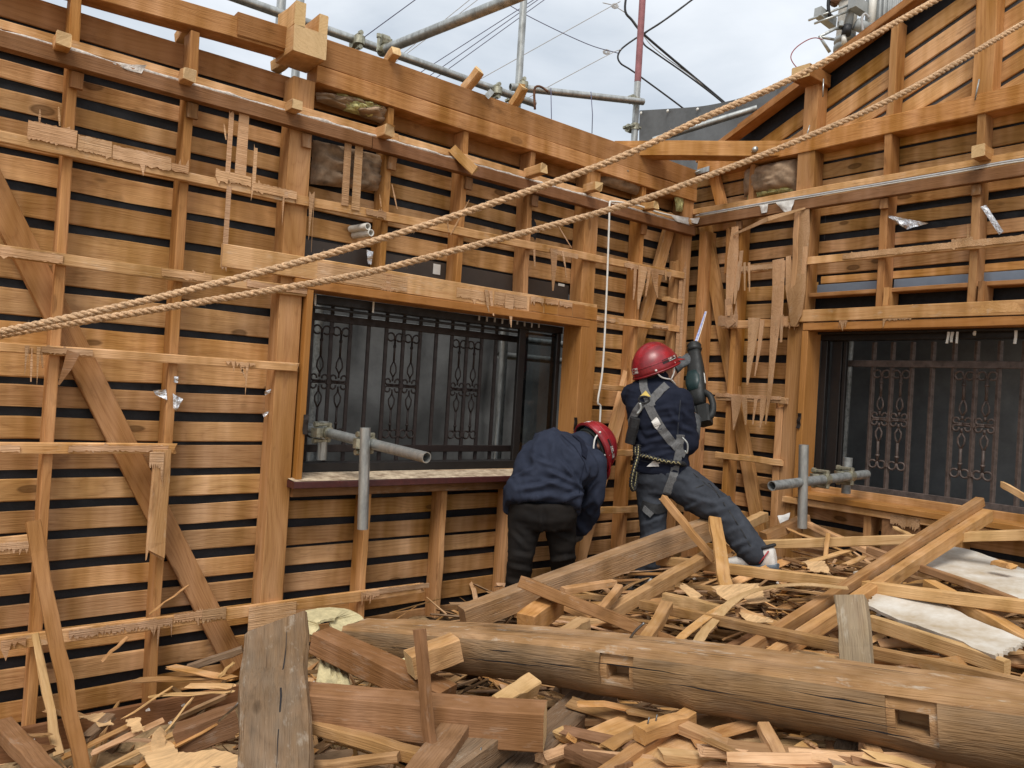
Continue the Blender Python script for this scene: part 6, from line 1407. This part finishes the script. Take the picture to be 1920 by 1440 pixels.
# ------------------------------------------------------------------ worker with the saw
W2 = thing('person', 'worker in red helmet and grey harness sawing into the wall corner, one leg stretched out', 'person', tuple(P(1225, 1105, 4.3)))
th_ = math.radians(16); LAT = _r * math.cos(th_) - FH * math.sin(th_); FRT = FH * math.cos(th_) + _r * math.sin(th_)
def ring(x, y, w, a, b, tilt=0.0):
    l = (LAT + V((0, 0, -tilt))).normalized(); return (P(x, y, w), l * a, FRT * b)
tor = [ring(1243, 902, 4.30, .135, .105), ring(1242, 875, 4.30, .150, .112), ring(1237, 840, 4.30, .142, .104), ring(1233, 800, 4.31, .158, .112), ring(1232, 765, 4.32, .172, .118), ring(1232, 738, 4.34, .172, .105, .08), ring(1231, 722, 4.35, .130, .085, .1), ring(1230, 710, 4.36, .066, .066)]
shR, elR, wrR = P(1275, 752, 4.27), P(1290, 832, 4.24), P(1300, 782, 4.47)
shL, elL, wrL = P(1188, 742, 4.40), P(1218, 745, 4.66), P(1268, 690, 4.68)
hpL, knL, anL = P(1222, 905, 4.33), P(1225, 992, 4.27), P(1211, 1092, 4.32)
hpR, knR, anR = P(1272, 902, 4.28), P(1356, 962, 4.00), P(1417, 1040, 3.88)
hm2 = orient(P(1229, 689, 4.37), img(.86, -.34, .42), img(-.32, -.95, -.05)); hd2 = hm2 @ Matrix.Translation((0, -.004, .002)) @ Matrix.Scale(1.0, 4)
sm = [(c, a * .86, b * .86) for c, a, b in tor]
body, _ = fuse('body', [loft(sm)] + head_parts(hd2) + [limb([P(1230, 715, 4.36), hd2 @ V((0, -.02, -.06))], [.058, .054]), limb([shR, elR, wrR], [.050, .040, .030]), limb([shL, elL, wrL], [.050, .040, .030]), limb([hpL, knL, anL], [.075, .052, .040]), limb([hpR, knR, anR], [.078, .054, .040])], 'skin', W2, voxel=.011, it=5)
jk, JB = fuse('jacket', [loft(tor[1:]), limb([shR, elR], [.071, .058]), limb([elR, elR.lerp(wrR, .75)], [.058, .046]), limb([shL, elL], [.072, .060]), limb([elL, elL.lerp(wrL, .55)], [.060, .050]), limb([P(1231, 722, 4.355), P(1231, 706, 4.365)], [.078, .066]), loft([(P(1241, 888, 4.30), LAT * .158, FRT * .118), (P(1238, 845, 4.30), LAT * .150, FRT * .112)])], 'jacket_navy', W2, voxel=.009, it=5, disp=creased(folds(.006, 9, (.55, .55, 2.2)), [((1225, 795), (1272, 786)), ((1212, 832), (1258, 815)), ((1252, 768), (1276, 802)), ((1205, 862), (1262, 846)), ((1240, 842), (1277, 832)), ((1185, 800), (1205, 830)), ((1215, 815), (1250, 800)), ((1268, 756), (1276, 815)), ((1278, 800), (1300, 812)), ((1280, 770), (1298, 790)), ((1195, 850), (1225, 838)), ((1230, 770), (1262, 762))]))
tr, TB = fuse('trousers', [loft([(P(1243, 925, 4.30), LAT * .13, FRT * .10), (P(1243, 900, 4.30), LAT * .156, FRT * .118), (P(1241, 868, 4.30), LAT * .148, FRT * .112)]), limb([hpL, hpL.lerp(knL, .5), knL, knL.lerp(anL, .55), anL], [.092, .082, .070, .066, .066]), limb([hpR, hpR.lerp(knR, .5), knR, knR.lerp(anR, .55), anR.lerp(knR, .03)], [.104, .100, .080, .076, .070])], 'trousers_slate', W2, voxel=.010, it=5, disp=creased(folds(.006, 10, (1.1, 1.1, 1.6), 4), [((1338, 942), (1378, 930)), ((1328, 962), (1372, 950)), ((1322, 985), (1358, 974)), ((1288, 930), (1342, 946)), ((1268, 962), (1322, 940)), ((1382, 1042), (1414, 1024)), ((1372, 1026), (1402, 1012)), ((1203, 1012), (1242, 996)), ((1203, 1052), (1240, 1040)), ((1300, 890), (1348, 930)), ((1255, 890), (1300, 905)), ((1205, 985), (1240, 970)), ((1365, 1000), (1392, 985)), ((1200, 1075), (1235, 1080))]))
H2 = helmet(hm2, W2); hair_cap(hd2, W2)
# gloves
gl = orient(P(1276, 683, 4.68), img(.78, -.52, .28), img(-.35, -.55, -.75)); hand(gl, .75, 'glove_grey', W2, side=-1)
gr_ = orient(P(1298, 782, 4.50), img(.15, -.85, .5), img(.2, -.2, -.95)); hand(gr_, .8, 'glove_grey', W2, side=-1)
tube('sleeve_guard', [elR.lerp(wrR, .25), elR.lerp(wrR, .9)], [.057, .048], 'glove_grey', W2, n=14)
shoe(orient(P(1428, 1064, 3.86), img(-.80, .12, .55), V((0, 0, 1))), W2, 'shoe_white', 'shoe_red')
shoe(orient(P(1208, 1112, 4.30), img(-.5, .1, .8), V((0, 0, 1))), W2, 'shoe_white', 'shoe_grey')
tube('sock', [anR.lerp(knR, .02), P(1425, 1052, 3.87)], [.040, .038], 'strap_black', W2, n=12)
for px in ([(1276, 750), (1272, 790), (1270, 830)], [(1195, 862), (1235, 870), (1280, 866)]): strap('seam', JB, px, .005, 'trousers_slate', jk, eps=.002, th=.0015)
for px in ([(1300, 888), (1345, 925), (1385, 985), (1408, 1025)], [(1305, 915), (1330, 905), (1345, 925)]): strap('seam', TB, px, .005, 'strap_black', tr, eps=.002, th=.0015)
# harness
HN = strap('harness', JB, [(1206, 712), (1207, 728), (1214, 745), (1222, 762)], .044, 'strap_grey', W2)
for px, w in (([(1250, 722), (1236, 735), (1224, 748), (1216, 760)], .044), ([(1214, 756), (1226, 780), (1243, 808), (1262, 832), (1284, 852)], .046), ([(1205, 756), (1194, 770), (1184, 790), (1180, 812)], .044), ([(1276, 815), (1274, 842), (1268, 870)], .044)): strap('strap', JB, px, w, 'strap_grey', HN)
strap('strap', TB, [(1266, 874), (1262, 895), (1252, 920), (1243, 945)], .044, 'strap_grey', HN); strap('thigh_strap', TB, [(1205, 946), (1218, 952), (1232, 955), (1248, 950)], .050, 'strap_black', HN, eps=.012, th=.006); strap('thigh_strap', TB, [(1210, 952), (1216, 960), (1222, 965)], .03, 'strap_grey', HN, eps=.02, th=.004)
strap('label_patch', JB, [(1226, 786), (1236, 802), (1246, 806)][:2], .038, 'tag_white', HN, eps=.012)
p, n = onto(JB, 1211, 741, .014); s = n.cross(IY).normalized(); t_ = s.cross(n)
mesh_obj('warning_tag', [p + t_ * .022 * (1 if (IY * -1).dot(t_) > 0 else -1), p - s * .030 - t_ * .014 * (1 if (IY * -1).dot(t_) > 0 else -1), p + s * .030 - t_ * .014 * (1 if (IY * -1).dot(t_) > 0 else -1)], [(0, 1, 2)], 'tag_yellow', HN)
p, n = onto(JB, 1209, 752, .02); v_, f_ = tube_data([p + IX * (.030 * math.cos(a)) + IY * (.018 * math.sin(a)) for a in [2 * math.pi * i / 16 for i in range(16)]], .005, 6, closed=True); mesh_obj('ring', v_, f_, 'strap_black', HN, smooth=True)
p0, n0 = onto(JB, 1203, 758, .028); p1, _n1 = onto(JB, 1199, 776, .030); tube('hook', spline([p0, (p0 + p1) / 2 + IX * .014, p1], 4), .0085, 'galvanised', HN, n=8)
a_, _q = onto(JB, 1197, 785, .036); b_, _q = onto(JB, 1192, 830, .040); timber('shock_pack', a_, b_, .055, .040, 'strap_black', HN, up=(CAM - a_), segs=3, jit=.003, bev=.01)
def lanyard(px, bvh, eps, r=.013):
    pts = spline([onto(bvh, x, y, eps)[0] if bvh else P(x, y, e) for x, y, e in [(q[0], q[1], q[2] if len(q) > 2 else 0) for q in px]], 14)
    rr = [r * (1 + .28 * math.sin(i * 1.9)) for i in range(len(pts))]; o = tube('lanyard', pts, rr, 'strap_black', HN, n=8)
    for i in range(1, len(pts) - 1, 3): pass
    c = [p + (CAM - p).normalized() * r * .95 + IY * (r * .5 * math.sin(i * 1.9)) for i, p in enumerate(pts)]; tube('lanyard_thread', c, .0028, 'strap_yellow', HN, n=5)
lanyard([(1196, 836), (1198, 850), (1215, 858), (1245, 864), (1275, 869), (1298, 872)], JB, .02)
lanyard([(1197, 834, 4.13), (1196, 855, 4.12), (1189, 880, 4.11), (1184, 905, 4.12), (1188, 917, 4.13), (1192, 900, 4.16), (1194, 885, 4.17)], None, 0)
tube('karabiner', spline([P(1279, 820, 4.12), P(1289, 832, 4.11), P(1288, 850, 4.11), P(1284, 845, 4.11)], 4), .005, 'galvanised', HN, n=6)
p, n = onto(TB, 1231, 872, .012); sheet('pocket_paper', [p + img(-.05, .012) , p + img(.0, -.03), p + img(.06, -.005), p + img(.02, .012)], 6, 5, 'paper_white', W2, amp=.004, fs_=30)

# the saw he holds
SW = thing('reciprocating_saw', 'dark green and black reciprocating saw with a blue blade, held up by the sawing worker', 'power tool', tuple(P(1305, 720, 4.62)))
s0, s1 = P(1311, 772, 4.50), P(1302, 655, 4.74); sx = (s1 - s0).normalized(); sy = (_r * .75 - FH * .66); sy = (sy - sx * sy.dot(sx)).normalized(); sz = sx.cross(sy)
def sp_(t, a=0, b=0): return s0.lerp(s1, t) + sy * a + sz * b
rg = [(sp_(t, o), sy * a, sz * b) for t, o, a, b in ((.10, 0, .040, .036), (.25, -.004, .050, .040), (.45, -.006, .056, .042), (.58, -.002, .052, .042), (.74, .0, .046, .038), (.9, .0, .038, .034), (.98, 0, .034, .030))]
v_, f_ = loft(rg, 24, 3); mesh_obj('body', v_, f_, 'saw_black', SW, smooth=True)
v_, f_ = loft([(sp_(t, -.012), sy * a, sz * b) for t, a, b in ((.30, .038, .0455), (.42, .050, .049), (.52, .050, .049), (.60, .034, .046))], 22, 4); mesh_obj('motor_cover', v_, f_, 'saw_green', SW, smooth=True)
v_, f_ = tube_data(spline([sp_(.28, .04), sp_(.18, .075), sp_(.0, .085), sp_(-.12, .06), sp_(-.12, .0), sp_(.06, -.02)], 5), .019, 10); mesh_obj('handle', v_, f_, 'saw_black', SW, smooth=True)
timber('battery', sp_(-.20, .03), sp_(.05, .03), .075, .070, 'saw_black', SW, up=sz, segs=2, bev=.01)
timber('maker_plate', sp_(.40, .053, -.006), sp_(.56, .051, -.006), .003, .012, 'tag_white', SW, up=sz, segs=1, jit=.0003)
v_, f_ = tube_data([sp_(.96), sp_(1.0), sp_(1.03), sp_(1.06), sp_(1.09)], [.040, .046, .038, .044, .034], 16); mesh_obj('boot', v_, f_, 'saw_black', SW, smooth=True)
tp = P(1323, 584, 4.95); bx = (tp - sp_(1.08)).normalized()
timber('blade', sp_(1.05), tp, .003, .015, 'blade_blue', SW, up=(img(1, .2, -.3)), segs=4, jit=.0002, taper=.6)
timber('blade_edge', sp_(1.05) + img(.011, 0, 0), tp + img(.008, 0, 0), .002, .004, 'tag_white', SW, up=(img(1, .2, -.3)), segs=8, jit=.001, taper=.6)

# ------------------------------------------------------------------ worker bending down
W1 = thing('person', 'worker in red helmet and dusty navy jacket bending down beside the left window', 'person', tuple(P(1012, 1112, 4.0)))
def lat1(t):                                     # shoulder line tips over as the back bends
    a = img(1, .02 + .62 * t, -.10 - .15 * t); return a.normalized()
def ring1(x, y, w, a, b, t):
    l = lat1(t); ax_ = (P(1095, 838, 4.22) - P(1014, 960, 3.99)).normalized(); d = l.cross(ax_).normalized(); return (P(x, y, w), l * a, d * b)
t1 = [ring1(1017, 952, 3.99, .185, .135, 0), ring1(1020, 925, 4.0, .186, .135, .05), ring1(1032, 893, 4.03, .192, .140, .3), ring1(1050, 866, 4.08, .198, .140, .65), ring1(1066, 850, 4.13, .190, .125, .9), ring1(1080, 842, 4.18, .140, .095, 1), ring1(1094, 838, 4.22, .070, .068, 1)]
sR, eR, wR = P(1107, 872, 4.10), P(1113, 930, 4.10), P(1090, 985, 4.22)
sL, eL, wL = P(1035, 832, 4.22), P(1046, 905, 4.42), P(1078, 965, 4.42)
hL, kL, aL = P(985, 970, 4.0), P(976, 1045, 3.95), P(968, 1125, 4.0)
hR, kR, aR = P(1050, 968, 4.02), P(1054, 1035, 4.02), P(1058, 1105, 4.12)
hm1 = orient(P(1113, 838, 4.24), img(.36, .90, .05), img(.76, -.34, .55)); hd1 = hm1 @ Matrix.Translation((0, -.004, .002))
sm = [(c, a * .86, b * .86) for c, a, b in t1]
body, _ = fuse('body', [loft(sm)] + head_parts(hd1) + [limb([P(1090, 838, 4.21), hd1 @ V((0, -.02, -.06))], [.058, .054]), limb([sR, eR, wR], [.050, .040, .030]), limb([sL, eL, wL], [.050, .040, .030]), limb([hL, kL, aL], [.075, .052, .040]), limb([hR, kR, aR], [.075, .052, .040])], 'skin', W1, voxel=.011, it=5)
DF1 = img(.45, .85, .1).normalized(); DF2 = DF1.cross(_f).normalized(); DF3 = DF1.cross(DF2)
def f1(p, n):
    q = V((p.dot(DF1) * .22, p.dot(DF2), p.dot(DF3))) ; r_ = ridge(q, 9.5) ; return .019 * (max(-.6, r_) * .8 + .35 * ridge(q + V((1, 4, 0)), 19) + .5 * noise.noise(p * 5) - .35)
hem = [ring1(1016, 958, 3.985, .200, .150, 0), ring1(1016, 948, 3.99, .198, .148, 0), ring1(1018, 925, 4.0, .192, .142, .05)]
jk, J1 = fuse('jacket', [loft(hem), loft(t1[1:]), limb([sR, eR], [.078, .064]), limb([eR, wR], [.064, .052]), limb([sL, eL], [.078, .064]), limb([eL, wL], [.064, .052]), limb([P(1085, 840, 4.195), P(1100, 838, 4.225)], [.080, .070])], 'jacket_faded', W1, voxel=.008, it=5, disp=creased(f1, [((1042, 852), (1082, 908)), ((1062, 874), (1088, 918)), ((1028, 884), (1078, 908)), ((1015, 900), (1072, 920)), ((1088, 900), (1086, 940)), ((980, 918), (1045, 904)), ((960, 902), (1002, 878)), ((1058, 934), (1090, 925)), ((1102, 878), (1086, 918)), ((1114, 902), (1098, 928)), ((1000, 860), (1035, 875)), ((975, 935), (1030, 928)), ((1108, 940), (1090, 955)), ((1050, 830), (1075, 852))], .014, 4.5))
tr, T1 = fuse('trousers', [loft([(P(1017, 990, 3.99), lat1(0) * .150, FH * .105), (P(1017, 970, 3.99), lat1(0) * .176, FH * .128), (P(1017, 940, 3.99), lat1(0) * .170, FH * .124)]), limb([hL, hL.lerp(kL, .5), kL, kL.lerp(aL, .5), aL], [.092, .078, .066, .064, .064]), limb([hR, hR.lerp(kR, .5), kR, kR.lerp(aR, .5), aR], [.092, .078, .066, .064, .064])], 'trousers_black', W1, voxel=.010, it=5, disp=creased(folds(.006, 8, (1, 1, 1.8), 9), [((958, 1062), (994, 1070)), ((953, 1090), (988, 1096)), ((1032, 1052), (1078, 1045)), ((1036, 1076), (1080, 1070)), ((960, 1000), (988, 1030)), ((1014, 958), (1016, 1008)), ((1040, 1000), (1075, 1015)), ((965, 1040), (995, 1045))]))
strap('collar', J1, [(1078, 818), (1090, 828), (1096, 842), (1094, 858)], .032, 'jacket_navy', W1, eps=.006, th=.004)
for px in ([(1052, 815), (1078, 838), (1096, 868), (1100, 885)], [(1096, 868), (1088, 900), (1086, 930)], [(950, 938), (985, 945), (1020, 948), (1060, 942), (1084, 930)]): strap('seam', J1, px, .005, 'jacket_navy', jk, eps=.002, th=.0015)
H1 = helmet(hm1, W1); hair_cap(hd1, W1)
sheet('sweat_pad', [hm1 @ V((-.03, -.118, .03)), hm1 @ V((.05, -.10, .03)), hm1 @ V((.05, -.092, -.02)), hm1 @ V((-.03, -.11, -.02))], 4, 4, 'pad_blue', H1, amp=.003, fs_=30)
hand(orient(wR, img(-.2, .9, .3), img(.6, 0, -.7)), .6, 'glove_grey', W1, side=1); hand(orient(wL, img(.2, .9, .2), img(.6, 0, -.7)), .6, 'glove_grey', W1, side=-1)
shoe(orient(P(966, 1140, 4.0), img(.0, .05, 1), V((0, 0, 1))), W1, 'strap_black'); shoe(orient(P(1060, 1125, 4.14), img(.2, .05, 1), V((0, 0, 1))), W1, 'strap_black')
